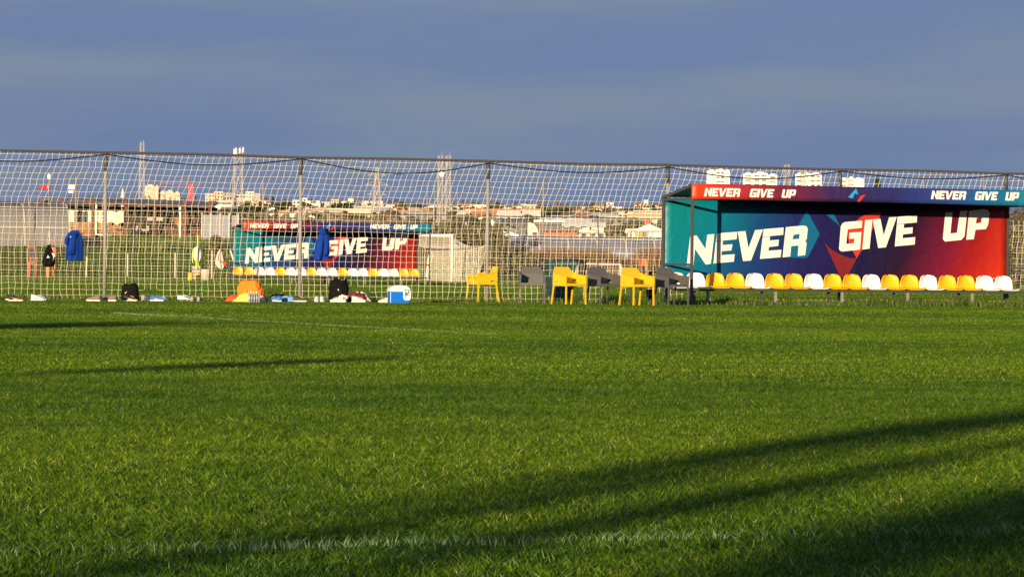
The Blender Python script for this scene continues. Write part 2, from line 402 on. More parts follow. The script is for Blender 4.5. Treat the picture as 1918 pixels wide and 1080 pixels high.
# ------------------------------------------------------------------ turf: blades in patches, spread over the pitch
def blade(mb, x, y, z, h, wd, ang, lean, lang, tint, curl=.5):
    dx, dy = math.cos(ang)*wd/2, math.sin(ang)*wd/2
    lx, ly = math.cos(lang)*lean, math.sin(lang)*lean
    m = (x + lx*curl*.5, y + ly*curl*.5, z + h*.55); tp = (x + lx, y + ly, z + h)
    o = len(mb.v)
    mb.v += [(x-dx, y-dy, z), (x+dx, y+dy, z), (m[0]+dx*.8, m[1]+dy*.8, m[2]), (m[0]-dx*.8, m[1]-dy*.8, m[2]), tp]
    mb.f += [(o, o+1, o+2, o+3), (o+3, o+2, o+4)]
    mb.t += [tint]*5
def patch_collection(name, size, n, wd, h, variants, seed):
    col = bpy.data.collections.new(name); rnd = random.Random(seed)
    for k in range(variants):
        mb = MB()
        for i in range(n):
            x, y = rnd.uniform(-.54, .54)*size, rnd.uniform(-.54, .54)*size
            q = .5 + .7*noise.noise(Vector((x*14, y*14, k*5.1))) + .25*noise.noise(Vector((x*40, y*40, k*3.1)))
            hh = h*rnd.uniform(.5, 1.15)*(.55+.8*max(0, min(1, q)))
            ti = rnd.uniform(.0, .95)**1.25*(.4+.8*max(0, min(1, q)))
            if rnd.random() < .02: ti = rnd.uniform(.88, 1)
            blade(mb, x, y, -.004, hh, wd*rnd.uniform(.6, 1.4), rnd.uniform(0, 6.28), hh*rnd.uniform(.2, 1.15), rnd.uniform(0, 6.28), min(1, ti))
        o = bpy.data.objects.new('turf_patch', mb.mesh('turf_patch', M['grass'])); col.objects.link(o)
    return col
def scatter(name, pts, col, scale=(.9, 1.1), quarter=True, seed=0):
    me = bpy.data.meshes.new(name); me.from_pydata(pts, [], [])
    o = bpy.data.objects.new(name, me); C.objects.link(o)
    g = bpy.data.node_groups.new(name, 'GeometryNodeTree')
    g.interface.new_socket(name='Geometry', in_out='INPUT', socket_type='NodeSocketGeometry')
    g.interface.new_socket(name='Geometry', in_out='OUTPUT', socket_type='NodeSocketGeometry')
    i = g.nodes.new('NodeGroupInput'); u = g.nodes.new('NodeGroupOutput')
    ci = g.nodes.new('GeometryNodeCollectionInfo'); ci.inputs[0].default_value = col; ci.inputs['Separate Children'].default_value = True; ci.inputs['Reset Children'].default_value = True
    ip = g.nodes.new('GeometryNodeInstanceOnPoints'); ip.inputs['Pick Instance'].default_value = True
    ri = g.nodes.new('FunctionNodeRandomValue'); ri.data_type = 'INT'
    ri.inputs[4].default_value = 0; ri.inputs[5].default_value = len(col.objects)-1; ri.inputs['Seed'].default_value = 3+seed
    rr = g.nodes.new('FunctionNodeRandomValue'); rr.data_type = 'FLOAT_VECTOR'; rr.inputs[0].default_value = (0, 0, 0); rr.inputs[1].default_value = (0, 0, 6.283); rr.inputs['Seed'].default_value = 9+seed
    rs = g.nodes.new('FunctionNodeRandomValue'); rs.data_type = 'FLOAT'; rs.inputs[2].default_value = scale[0]; rs.inputs[3].default_value = scale[1]; rs.inputs['Seed'].default_value = 5+seed
    L = g.links.new
    L(i.outputs[0], ip.inputs['Points']); L(ci.outputs[0], ip.inputs['Instance']); L(ri.outputs[2], ip.inputs['Instance Index'])
    L(rr.outputs[0], ip.inputs['Rotation']); L(rs.outputs[1], ip.inputs['Scale']); L(ip.outputs[0], u.inputs[0])
    md = o.modifiers.new('scatter', 'NODES'); md.node_group = g
    return o
def field_points(y0, y1, step, jit=.2, margin=1.5, slope=.152):
    pts = []; rnd = random.Random(int(y0*10)); y = y0
    while y < y1:
        hw = slope*y + margin; x = -hw
        while x < hw:
            a, b_ = x + rnd.uniform(-jit, jit)*step, y + rnd.uniform(-jit, jit)*step
            pts.append((a, b_, T(a, b_))); x += step
        y += step
    return pts
pc1 = patch_collection('turf_fine', .5, 3700, .0038, .027, 8, 1)
pc2 = patch_collection('turf_mid', 1., 5200, .0072, .028, 5, 2)
pc3 = patch_collection('turf_far', 2., 7000, .012, .024, 4, 3)
pc4 = patch_collection('turf_farther', 3., 5200, .022, .05, 4, 4)
kind(scatter('turf_grass', field_points(6.5, 24, .42, jit=.10, margin=2.0), pc1), 'stuff')
kind(scatter('turf_grass', field_points(24, 52, .88, jit=.12), pc2, seed=1), 'stuff')
kind(scatter('turf_grass', field_points(52.2, 100, 1.85), pc3, seed=2), 'stuff')
kind(scatter('far_turf_grass', field_points(100, 268, 2.8, margin=4), pc4, seed=3), 'stuff')

# painted lines: whitened blades
def line_blades(name, p0, p1, wd, n, seed, cover=.5, bw=.006, h=.045):
    mb = MB(); rnd = random.Random(seed); d = (p1-p0); L = d.length; d.normalize(); q = Vector((-d.y, d.x, 0))
    for i in range(n):
        s = rnd.random()*L
        if noise.noise(Vector((s*1.3, seed, 0)))*.5+.5 + rnd.uniform(-.2, .2) > cover + .1: continue
        o = rnd.gauss(0, wd*.45)
        p = p0 + d*s + q*o
        hh = h*rnd.uniform(.6, 1.1)
        blade(mb, p.x, p.y, 0, hh, bw*rnd.uniform(.7, 1.3), rnd.uniform(0, 6.28), hh*rnd.uniform(.2, 1), rnd.uniform(0, 6.28), .5)
    mb.t = []
    return kind(mb.build(name, M['line_white']), 'structure')
a, b_ = G(280, 1040), G(1758, 1006); dd = (b_-a).normalized()
line_blades('pitch_line_marking', a - dd*.6, b_ + dd*.6, .10, 1500, 3, .40, .0034, .037)
a, b_ = G(215, 588), G(930, 630)
line_blades('pitch_line_marking', a, b_, .07, 3000, 8, .5, .008, .036)
a, b_ = G(1250, 647), G(1900, 662)

# ------------------------------------------------------------------ trees
def crown_mesh(name, m, rx, rz, n, leaf, seed, clumps=14, zc=0., cone=0.):
    rnd = random.Random(seed); mb = MB(); cs = []
    for i in range(clumps):
        while True:
            q = Vector((rnd.uniform(-1, 1), rnd.uniform(-1, 1), rnd.uniform(-1, 1)))
            if q.length < 1: break
        k = 1 - cone*(q.z+1)/2
        cs.append((Vector((q.x*rx*k, q.y*rx*k, q.z*rz + zc)), rnd.uniform(.28, .5), rnd.uniform(-.2, .2)))
    for i in range(n):
        c, r, tt = cs[rnd.randrange(clumps)]
        q = Vector((rnd.gauss(0, 1), rnd.gauss(0, 1), rnd.gauss(0, 1))).normalized()*(rnd.random()**.4)
        p = c + Vector((q.x*r*rx, q.y*r*rx, q.z*r*rz*.8))
        a = Vector((rnd.gauss(0, 1), rnd.gauss(0, 1), rnd.gauss(0, .7))).normalized(); b = a.cross(Vector((rnd.gauss(0, 1), rnd.gauss(0, 1), rnd.gauss(0, 1)))).normalized()
        s = leaf*rnd.uniform(.6, 1.4); o = len(mb.v)
        mb.v += [tuple(p - a*s*.5), tuple(p + b*s*.32), tuple(p + a*s*.5), tuple(p - b*s*.32)]
        mb.f.append((o, o+1, o+2, o+3)); mb.t += [max(0, min(1, rnd.uniform(.1, .8)+tt))]*4
    return mb.mesh(name, m)
def trunk_mesh(name, h, r, seed, limbs=4, spread=1., low=.45):
    rnd = random.Random(seed); mb = MB()
    pts = [Vector((0, 0, -.3))]
    for i in range(1, 6): pts.append(Vector((rnd.uniform(-1, 1)*.04*h, rnd.uniform(-1, 1)*.04*h, h*i/5)))
    mb.tube(pts, r, 7, r2=r*.35)
    for k in range(limbs):
        i = rnd.randint(2, 4); a = rnd.uniform(0, 6.28); q = pts[i]*(1) 
        e = q + Vector((math.cos(a)*spread*rnd.uniform(.5, 1), math.sin(a)*spread*rnd.uniform(.5, 1), h*rnd.uniform(.2, .45)))
        mb.tube([q, (q+e)/2 + Vector((0, 0, -.05*h)), e], r*.45, 5, r2=r*.12)
    return mb.mesh(name, M['bark'], True)
def tree(name, label, cat, loc, cm, tm, s=1., rz=0, group=None):
    t_ = thing(name, label, cat, loc, rz, group); t_.scale = s if isinstance(s, tuple) else (s, s, s)
    part(tm, 'trunk', t_); part(cm, 'crown', t_); return t_

# trees standing behind the viewpoint: their shadows lie across the near turf
def shadow_base(p, ytip, ht):
    """foot of a tree whose top throws its shadow at depth ytip on the strip p"""
    gx = (p + math.sin(SUN_AZ)*ytip)/math.cos(SUN_AZ); L = ht/math.tan(SUN_EL)
    return Vector((gx - math.sin(SUN_AZ)*L, ytip - math.cos(SUN_AZ)*L, 0))
cb = crown_mesh('crown', M['leaf_dark'], .26, 1.0, 560, .14, 51, 16, 5.2, .3)
tb = trunk_mesh('trunk', 6.0, .115, 52, 3, .2)
tree('young_tree', 'slender young tree with a narrow tip behind the viewpoint', 'tree', shadow_base(-4.02, 24, 6.2), cb, tb)
cb2 = crown_mesh('crown', M['leaf_dark'], .18, .8, 330, .12, 53, 12, 4.8, .3)
tb2 = trunk_mesh('trunk', 5.4, .10, 54, 2, .15)
tree('young_tree', 'thinnest bare-stemmed young tree behind the viewpoint', 'tree', shadow_base(-3.30, 21, 5.6), cb2, tb2)
cb3 = crown_mesh('crown', M['leaf_dark'], 1.05, 1.8, 2300, .2, 55, 22, 4.8)
tb3 = trunk_mesh('trunk', 4.8, .16, 56, 6, .9)
tree('bushy_tree', 'bushy tree with a broad dense crown behind the viewpoint', 'tree', shadow_base(-1.66, 17, 6.3), cb3, tb3)
cb4 = crown_mesh('crown', M['leaf_dark'], .9, 1.4, 2200, .22, 57, 20, 7.3)
tb4 = trunk_mesh('trunk', 7.0, .2, 58, 5, .8)
tree('tall_tree', 'tall tree whose shadow tip reaches the turf at the far left', 'tree', shadow_base(-19.75, 46.5, 8.6), cb4, tb4)
cb5 = crown_mesh('crown', M['leaf_dark'], .36, .55, 150, .2, 59, 9, 5.95, .1)
tb5 = trunk_mesh('trunk', 6.0, .018, 60, 3, .3)
tree('tall_tree', 'tall thin tree whose faint shadow crosses the middle turf', 'tree', shadow_base(-10.95, 37, 7.3), cb5, tb5)

# ------------------------------------------------------------------ fences with nets
def net_mesh(name, m, k0, k1, cw, ch, H, z0, r, seed, lean=.28, wob=.012, off=.03, loops=True):
    """knotted net as real twine, in the local frame of the fence (x along, y depth, z up)"""
    rnd = random.Random(seed); mb = MB()
    x0, x1 = k0*SP, k1*SP; nc = int((x1-x0)/cw); nr = int((H-z0)/ch)
    def nd(i, j):
        z = z0 + j*ch
        up = max(0., z - (H-.95)); s = lean*up + .05*max(0, z-.9)
        x = x0 + i*cw + s + .03*noise.noise(Vector((i*.13, j*.4, seed)))
        hz = z + .022*noise.noise(Vector((i*.09, j*.7, seed+4))) - .02*math.sin(math.pi*((x/SP) % 1))*(j/nr)
        return Vector((x + rnd.uniform(-wob, wob), -off + .03*noise.noise(Vector((i*.05, j*.3, 9))), hz + rnd.uniform(-wob, wob)*.6))
    g = [[nd(i, j) for j in range(nr+1)] for i in range(nc+1)]
    def line(pts):
        o = len(mb.v)
        for q in pts:
            for a in range(3): mb.v.append((q.x + r*math.cos(a*2.094+.5), q.y + r*math.sin(a*2.094+.5), q.z))
        for i in range(len(pts)-1):
            for a in range(3): mb.f.append((o+i*3+a, o+i*3+(a+1) % 3, o+i*3+3+(a+1) % 3, o+i*3+3+a))
    def hline(pts):
        o = len(mb.v)
        for q in pts:
            for a in range(3): mb.v.append((q.x, q.y + r*math.cos(a*2.094+.5), q.z + r*math.sin(a*2.094+.5)))
        for i in range(len(pts)-1):
            for a in range(3): mb.f.append((o+i*3+a, o+i*3+(a+1) % 3, o+i*3+3+(a+1) % 3, o+i*3+3+a))
    for i in range(nc+1):
        pts = [g[i][j] for j in range(nr+1)]
        if loops: pts = [g[i][0] + Vector((rnd.uniform(.01, .05), 0, -.075))] + pts
        pts.append(Vector((g[i][nr].x + .02, -off*.3, H)))
        line(pts)
    for j in range(nr+1):
        hline([g[i][j] for i in range(nc+1)])
    return mb, g
def fence(label, origin, k0, k1, nt_mat, seed, r, cw, ch, post_r, cable=True, rail_r=.026, post_m='galv'):
    f = thing('net_fence', label, 'fence', origin, TH, 'net fences between the pitches')
    pm = MB().tube([(0, 0, -.2), (0, 0, 2.98)], post_r, 10).mesh('post', M[post_m], True)
    capm = MB().tube([(0, 0, 2.62), (0, 0, 3.0)], post_r+.004, 10).mesh('post_sleeve', M['dark_steel'], True)
    for k in range(k0, k1+1):
        q = part(pm, 'post', f, (k*SP, 0, 0))
        part(capm, 'post_sleeve', q)
    MB().tube([(k*SP/2, 0, 3.0 + .012*math.sin(k*2.3)) for k in range(2*k0, 2*k1+1)], rail_r, 8).build('top_rail', M['rail_steel'], f)
    mb, g = net_mesh('net', nt_mat, k0, k1, cw, ch, 2.98, .10, r, seed)
    n = mb.build('net', nt_mat, f); n['kind'] = 'stuff'
    if cable:
        pts = []
        for k in range(k0, k1):
            sag = (.13, .20, .12, .16, .10, .18, .15, .14)[k % 8]
            for i in range(12):
                u = i/12; pts.append(((k+u)*SP, -.045, 2.96 - sag*4*u*(1-u)*(1+.3*math.sin(3*u))))
        MB().tube(pts, .013, 5).build('hanging_cable', M['cable'], f)
    return f
near_fence = fence('tall grey post fence with a cream net behind the bags, chairs and dugout', F0, -1, 6, M['net'], 3, .0037, .136, .124, .038)
FF0 = Vector((-177*158/F, 158.0, 0))
far_fence = fence('farther net fence standing behind the second dugout across the grass', FF0, -6, 8, M['far_net'], 11, .0030, .136, .124, .036, False, post_m='dark_steel')

# ------------------------------------------------------------------ lettering
def shear(ps, k=.22): return [(x + k*y, y) for x, y in ps]
GLY = {  # unit letters: width, outline, holes (y up, height 1)
 'N': (.98, [(0, 0), (0, 1), (.26, 1), (.62, .44), (.62, 1), (.98, 1), (.98, 0), (.74, 0), (.34, .60), (.34, 0)], []),
 'E': (.86, [(0, 0), (0, 1), (.86, 1), (.86, .75), (.34, .75), (.34, .61), (.74, .61), (.74, .39), (.34, .39), (.34, .25), (.86, .25), (.86, 0)], []),
 'V': (.98, [(.28, 0), (-.04, 1), (.28, 1), (.50, .36), (.70, 1), (1.0, 1), (.62, 0)], []),
 'R': (.94, [(0, 0), (0, 1), (.80, 1), (.94, .88), (.94, .58), (.86, .5), (.94, .42), (.94, 0), (.62, 0), (.62, .34), (.32, .34), (.32, 0)], [[(.34, .76), (.62, .76), (.62, .56), (.34, .56)]]),
 'G': (.92, [(.92, 1), (.14, 1), (0, .88), (0, .10), (.12, 0), (.92, 0), (.92, .58), (.42, .58), (.42, .38), (.62, .38), (.62, .23), (.32, .23), (.32, .77), (.92, .77)], []),
 'I': (.34, [(0, 0), (0, 1), (.34, 1), (.34, 0)], []),
 'U': (.90, [(0, 1), (0, .10), (.12, 0), (.76, 0), (.90, .12), (.90, 1), (.58, 1), (.58, .24), (.32, .24), (.32, 1)], []),
 'P': (.92, [(0, 0), (0, 1), (.80, 1), (.92, .88), (.92, .40), (.80, .28), (.32, .28), (.32, 0)], [[(.34, .76), (.60, .76), (.60, .52), (.34, .52)]]),
}
def words_prism(par, text, x0, x1, z0, z1, fn, th, gap=.07):
    tot = sum(GLY[c][0] + gap for c in text) - gap + .22
    sx = (x1-x0)/tot; sz = z1-z0; x = 0
    for c in text:
        w_, o_, hs = GLY[c]
        mp_ = lambda l: [(x0 + (a + x)*sx, z0 + b*sz) for a, b in shear(l)]
        MB().prism([mp_(o_)] + [mp_(h) for h in hs], fn, th).build('letter', M['white_print'], par); x += w_ + gap
def cr_pts(pts, ox, oy, s): return [(ox + a/s, oy + b/s) for a, b in pts]
c5 = lambda p: cr_pts(p, 1280, 380, 6.85)
c6 = lambda p: cr_pts(p, 1500, 380, 6.85)
c7 = lambda p: cr_pts(p, 1560, 290, 3.6)
BIG = [
 (c5([(38, 806), (85, 425), (168, 418), (280, 590), (305, 408), (395, 398), (350, 780), (285, 790), (148, 590), (128, 800)]), []),
 (c5([(428, 390), (688, 370), (680, 465), (416, 490)]), []),
 (c5([(414, 496), (505, 486), (500, 540), (628, 530), (612, 608), (490, 618), (485, 670), (655, 657), (645, 752), (382, 776)]), []),
 (c5([(695, 368), (793, 360), (832, 580), (918, 348), (1018, 340), (865, 738), (762, 745)]), []),
 (c5([(1028, 336), (1283, 315), (1278, 408), (1015, 433)]), []),
 (c5([(1014, 440), (1108, 430), (1102, 480), (1222, 472), (1215, 550), (1095, 565), (1088, 612), (1255, 600), (1245, 695), (980, 718)]), []),
 (c5([(1312, 310), (1510, 292), (1560, 293), (1585, 310), (1592, 340), (1580, 460), (1560, 485), (1578, 515), (1560, 668), (1465, 680), (1475, 545), (1380, 553), (1368, 685), (1270, 697)]), [c5([(1412, 408), (1490, 395), (1483, 460), (1396, 466)])]),
 (c6([(785, 228), (565, 245), (530, 262), (510, 300), (487, 590), (500, 612), (530, 622), (755, 598), (775, 370), (622, 382), (618, 462), (685, 455), (680, 515), (580, 525), (598, 338), (780, 318)]), []),
 (c6([(822, 218), (915, 212), (878, 585), (785, 597)]), []),
 (c6([(920, 210), (1018, 203), (1060, 415), (1130, 185), (1228, 180), (1088, 568), (990, 578)]), []),
 (c6([(1238, 178), (1488, 158), (1485, 250), (1230, 273)]), []),
 (c6([(1228, 279), (1322, 270), (1315, 322), (1433, 313), (1428, 390), (1308, 402), (1302, 452), (1465, 438), (1458, 533), (1203, 556)]), []),
 (c7([(757, 390), (805, 386), (791, 530), (835, 525), (856, 381), (905, 376), (886, 548), (865, 573), (755, 584), (740, 568)]), []),
 (c7([(918, 378), (1020, 365), (1045, 372), (1055, 395), (1045, 470), (1030, 500), (960, 505), (948, 568), (898, 572)]), [c7([(968, 426), (1004, 421), (997, 458), (962, 462)])]),
]
SHAPES = [
 ('arrow_print', 'blue_print', c5([(1582, 92), (1748, 400), (1605, 680), (1585, 698), (1550, 705), (1290, 697), (1380, 470)])),
 ('sliver_print', 'blue_print', c6([(325, 150), (425, 150), (505, 300), (460, 262)])),
 ('ribbon_print', 'red_print', c6([(700, 235), (780, 172), (900, 130), (1030, 117), (992, 230), (905, 360), (780, 605), (712, 712), (610, 500), (590, 340)])),
 ('wedge_print', 'dark_red_print', c6([(300, 505), (380, 590), (500, 660), (620, 705), (716, 712), (560, 1010), (530, 1000)])),
]
# ------------------------------------------------------------------ dugouts
BS, DEP, WID = 12.37, 1.45, 8.51              # place along the fence, depth, width
OFFB = .25
corner = F0 + U*BS - N*(OFFB + DEP)           # foot of the front left post
def local_wall(px, py):                       # photograph point on the back wall -> (x along, z)
    q = FP(px, py, OFFB + .012); d = q - corner; return d.dot(U), q.z
TOPF, BOTF, TOPB = 2.573, 2.252, 2.285
bann = ramp_mat('printed_back_banner', [(0, (.0, .185, .215)), (.12, (.0, .145, .245)), (.22, (.004, .05, .18)), (.33, (.010, .018, .12)), (.42, (.012, .008, .085)), (.56, (.007, .007, .05)), (.70, (.018, .004, .022)), (.80, (.13, .005, .028)), (.88, (.26, .008, .009)), (1, (.52, .027, .004))], WID)
fasc = ramp_mat('printed_fascia_banner', [(0, (.66, .045, .012)), (.10, (.42, .026, .022)), (.24, (.15, .014, .045)), (.38, (.035, .014, .08)), (.55, (.020, .020, .12)), (.74, (.02, .05, .24)), (.88, (.006, .13, .26)), (1, (.01, .21, .27))], WID, fold=0)
def seat_mesh(m):
    mb = MB()
    prof = [(-.20, .030), (-.225, .012), (-.17, .035), (-.05, .022), (.07, .02), (.135, .055), (.17, .14), (.195, .24), (.215, .315), (.222, .342)]
    def fn(u, v):
        s = v*(len(prof)-1); i = min(int(s), len(prof)-2); f = s-i
        y = prof[i][0]*(1-f) + prof[i+1][0]*f; z = prof[i][1]*(1-f) + prof[i+1][1]*f
        if v < .5: hw = .238
        else:
            q = (v-.5)/.5; hw = .236*math.sqrt(max(0.05, 1 - max(0, (q-.08)/.92)**2.3))
        a = (u-.5)*2
        curve = .085*a*a*min(1, max(0, (v-.45)*3)); lip = .028*abs(a)**5*min(1, max(0., (.7-v)*3))
        return (a*hw, y - curve, z + lip)
    mb.sheet(fn, 14, 22, .012)
    return mb.mesh('seat', m, True)
SEATM = {'W': seat_mesh(M['seat_white']), 'Y': seat_mesh(M['seat_yellow'])}
def dugout(label, blabel, loc, W, order, s0, ds):
    kx = W/WID
    d = thing('team_dugout', label, 'dugout', loc, TH, 'dugouts beside the net fences')
    for x, y, h in ((0, 0, TOPF-.02), (W, 0, TOPF-.02), (0, DEP, TOPB-.02), (W, DEP, TOPB-.02)):
        MB().box((x, y, h/2 - .05), (.055, .055, h+.1)).build('post', M['dark_steel'], d, bevel=.004)
    for x in (0, W):
        MB().bar((x, .03, BOTF), (x, DEP-.03, BOTF), .05).build('side_tube', M['dark_steel'], d)
        MB().bar((x, .03, .865), (x, DEP-.03, .865), .045).build('side_rail', M['dark_steel'], d)
        MB().bar((x, 0, TOPF-.035), (x, DEP+.04, TOPB+.005), .05).build('roof_edge', M['dark_steel'], d)
    for z in (.40, .865):
        MB().bar((.03, DEP+.03, z), (W-.03, DEP+.03, z), .045).build('back_rail', M['dark_steel'], d)
    mb = MB(); mb.bar((0.03, .02, BOTF+.02), (W-.03, .02, BOTF+.02), .045)
    mb.build('front_tube', M['dark_steel'], d)
    mb = MB()
    a = Vector((0, -.03, TOPF)); 
    mb.add([(-.02, -.03, TOPF-.008), (W+.02, -.03, TOPF-.008), (W+.02, DEP+.06, TOPB+.028), (-.02, DEP+.06, TOPB+.028),
            (-.02, -.03, TOPF+.004), (W+.02, -.03, TOPF+.004), (W+.02, DEP+.06, TOPB+.04), (-.02, DEP+.06, TOPB+.04)],
           [(3, 2, 1, 0), (4, 5, 6, 7), (0, 1, 5, 4), (1, 2, 6, 5), (2, 3, 7, 6), (3, 0, 4, 7)])
    mb.build('roof', M['roof_sheet'], d)
    # back banner: slightly slack vinyl
    mb = MB()
    mb.sheet(lambda u, v: (.0 + u*W, DEP + .004*math.sin(u*9+v*3), .36 + v*(TOPB-.355)), 40, 8, .004)
    bb = mb.build('back_banner', bann, d, True); bb.scale = (1, 1, 1)
    for nm, mt, pts in SHAPES:
        y = DEP - .016 if nm != 'ribbon_print' else DEP - .0185
        lw = [local_wall(*q) for q in pts]
        MB().prism([[(x*kx, max(.37, z)) for x, z in lw]], lambda x, z, t_, y=y: (x, y - t_, z), .002).build(nm, M[mt], bb)
    for grp in ((0,), (1, 2), (3,), (4, 5), (6,), (7,), (8,), (9,), (10, 11), (12,), (13,)):
        lt = MB()
        for gi in grp:
            o_, hs = BIG[gi]
            lt.prism([[(local_wall(*q)[0]*kx, local_wall(*q)[1]) for q in l] for l in [o_] + hs], lambda x, z, t_: (x, DEP - .022 - t_, z), .002)
        lt.build('letter', M['white_print'], bb)
    # small lettering low on the banner
    fc = bpy.data.curves.new('small_text', 'FONT'); fc.body = 'N\u0130  TAN   R\u0130   S'; fc.size = .17
    fo = bpy.data.objects.new('small_text', fc); dg = bpy.context.evaluated_depsgraph_get()
    me = bpy.data.meshes.new_from_object(fo); bpy.data.objects.remove(fo)
    xa = local_wall(1751, 524)[0]*kx; xb = local_wall(1864, 524)[0]*kx
    xs = [v.co.x for v in me.vertices]; sx_ = (xb-xa)/(max(xs)-min(xs)); zb = local_wall(1800, 527)[1]
    for v in me.vertices: v.co = Vector((xa + (v.co.x-min(xs))*sx_, DEP-.022, zb + v.co.y*.72))
    me.materials.clear(); me.materials.append(M['white_print']); part(me, 'small_lettering', bb)['kind'] = 'stuff'
    # fascia
    mb = MB()
    mb.sheet(lambda u, v: (-.03 + u*(W+.06), -.045 + .004*math.sin(u*23)*v, BOTF + v*(TOPF-BOTF) + .012*(math.sin(u*5)-.3)*(1-v)), 60, 4, .006)
    fb = mb.build('fascia_banner', fasc, d, True)
    def fx(px): 
        r = ray(px, 365); q = corner - N*.045; s_ = (q-CAMP).dot(N)/r.dot(N); return ((CAMP + r*s_) - corner).dot(U)*kx
    ff = lambda x, z, t_: (x, -.058 - t_, z)
    for wd, xa, xb, za, zb in (('NEVER', 1318, 1387, 2.31, 2.49), ('GIVE', 1403, 1450, 2.31, 2.49), ('UP', 1463, 1491, 2.31, 2.49),
                       ('NEVER', 1743, 1810, 2.345, 2.53), ('GIVE', 1825, 1869, 2.345, 2.53), ('UP', 1882, 1909, 2.345, 2.53)):
        words_prism(fb, wd, fx(xa), fx(xb), za, zb, ff, .002)
    lx = fx(1588); k_ = (fx(1620)-fx(1588))/32
    pz = lambda l: [(lx + (a-150)/5.36*k_, 2.548 - (b-185)/5.36*k_/kx*.93) for a, b in l]
    MB().prism([pz([(150, 275), (230, 185), (252, 245), (216, 236), (196, 284)])], ff, .002).build('logo_blue', M['skyblue_print'], fb)
    MB().prism([pz([(258, 288), (275, 258), (326, 243), (268, 314), (240, 308)])], ff, .002).build('logo_red', M['red_print'], fb)
    # bench inside
    bn = thing('seat_bench', blabel, 'bench', loc, TH, 'benches of plastic seats in the dugouts')
    MB().box((W/2 + .1, .80, .325), (W+.15, .05, .045)).build('bench_rail', M['dark_steel'], bn)
    MB().box((W/2 + .1, 1.02, .325), (W+.15, .05, .045)).build('bench_rail', M['dark_steel'], bn)
    lm = MB().box((0, 0, .10), (.05, .05, .42)).mesh('leg', M['galv']); lb = MB().box((0, 0, .10), (.05, .05, .42)).mesh('leg', M['dark_steel'])
    x = .55*kx
    while x < W+.1:
        part(lm, 'leg', bn, (x + .22, .80, 0)); part(lb, 'leg', bn, (x, 1.02, 0)); x += 1.62
    part(lm, 'leg', bn, (W + .14, .80, 0))
    for i, c in enumerate(order):
        s_ = part(SEATM[c], 'seat', bn, (s0 + ds*i, .90 + random.uniform(-.006, .006), .352), rz=R(random.uniform(-1.2, 1.2)))
        s_['label'] = 'white plastic bucket seat' if c == 'W' else 'yellow plastic bucket seat'
    return d, bn
def seat_x(px):
    r = ray(px, 530); q = corner + N*.90; s_ = (q-CAMP).dot(N)/r.dot(N); return ((CAMP + r*s_) - corner).dot(U)
x1, x2 = seat_x(1344), seat_x(1884)
ds = (x2-x1)/15.0
dugout('large open dugout with red, navy and teal NEVER GIVE UP banners beside the chairs', 'long bench of white and yellow seats in the near dugout',
       corner, WID, 'WWYYWYYWYYWYYWYYWW', x1-2*ds, ds)
cf = P(456, 520, 151.7); cf.z = 0
W2 = 8.17
dugout('second smaller-looking dugout with NEVER GIVE UP banner across the grass behind the net', 'far bench of white and yellow seats in the second dugout',
       cf, W2, 'YYWWYWWYWWYWWYWWYY', (x1-2*ds)*W2/WID + .02, ds*W2/WID)

# ------------------------------------------------------------------ armchairs
def armchair_meshes(m):
    legs = []
    for sx in (-1, 1):
        for fy in (-1, 1):
            mb = MB(); top = Vector((sx*.278, -.25 if fy < 0 else .225, .44)); bot = Vector((sx*.288, -.262 if fy < 0 else .31, 0))
            mb.bar(bot, top, .028, .034); legs.append(mb.mesh('leg', m))
    mb = MB()                                   # seat with a row of slots near the back
    mb.box((0, -.06, .445), (.50, .36, .028)); mb.box((0, .21, .445), (.50, .05, .028))
    for i in range(11): mb.box((-.225 + i*.045, .152, .445), (.018, .066, .026))
    for sx in (-1, 1): mb.box((sx*.262, -.01, .430), (.030, .50, .055))
    mb.box((0, -.25, .430), (.50, .028, .05))
    seat = mb.mesh('seat', m)
    mb = MB()                                   # backrest: chamfered panel leaning back
    def bk(x, z, t_):
        y = .225 + (z-.45)*.24 - .5*max(0, abs(x)-.15)**1.25
        return (x, y + t_, z)
    mb.prism([[(-.292, .665), (-.20, .805), (0, .81), (.20, .805), (.292, .665), (.282, .44), (0, .44), (-.282, .44)]], bk, .018)
    back = mb.mesh('backrest', m)
    arms = []
    for sx in (-1, 1):
        mb = MB()
        fn = lambda y, z, t_, sx=sx: (sx*(.292 + .006 - t_), y, z)
        mb.prism([[(-.268, .42), (-.275, .625), (-.05, .645), (.14, .668), (.245, .705), (.25, .42)], [(.06, .468), (.20, .468), (.205, .50), (.075, .492)]], fn, .018)
        mb.box((sx*.288, -.06, .638), (.06, .42, .016), m=Matrix.Rotation(R(5), 3, 'X'))
        arms.append(mb.mesh('armrest', m))
    return legs, seat, back, arms
CH = {'y': armchair_meshes(M['chair_yellow']), 'd': armchair_meshes(M['chair_dark'])}
def armchair(c, px, py, rz, label):
    g = G(px, py); g.z = 0
    t_ = thing('garden_armchair', label, 'chair', g, rz, 'resin armchairs beside the dugout')
    legs, seat, back, arms = CH[c]; t_.scale = (.88, .88, .97)
    for m in legs: part(m, 'leg', t_)
    part(seat, 'seat', t_); part(back, 'backrest', t_)
    for m in arms: part(m, 'armrest', t_)
    return t_
armchair('y', 903, 567.5, R(-62), 'yellow resin armchair turned sideways, farthest from the dugout, beside a fence post')
armchair('d', 996, 569.5, R(4), 'dark grey resin armchair facing the pitch beside the green wheelie bin')
armchair('y', 1066, 571, R(36), 'yellow resin armchair standing in front of the green wheelie bin')
armchair('d', 1131, 571, R(34), 'dark grey resin armchair standing between the two right-hand yellow armchairs')
armchair('y', 1193, 573, R(34), 'yellow resin armchair in front of the black round table')
armchair('d', 1258, 573, R(34), 'dark grey resin armchair touching the corner of the near dugout')

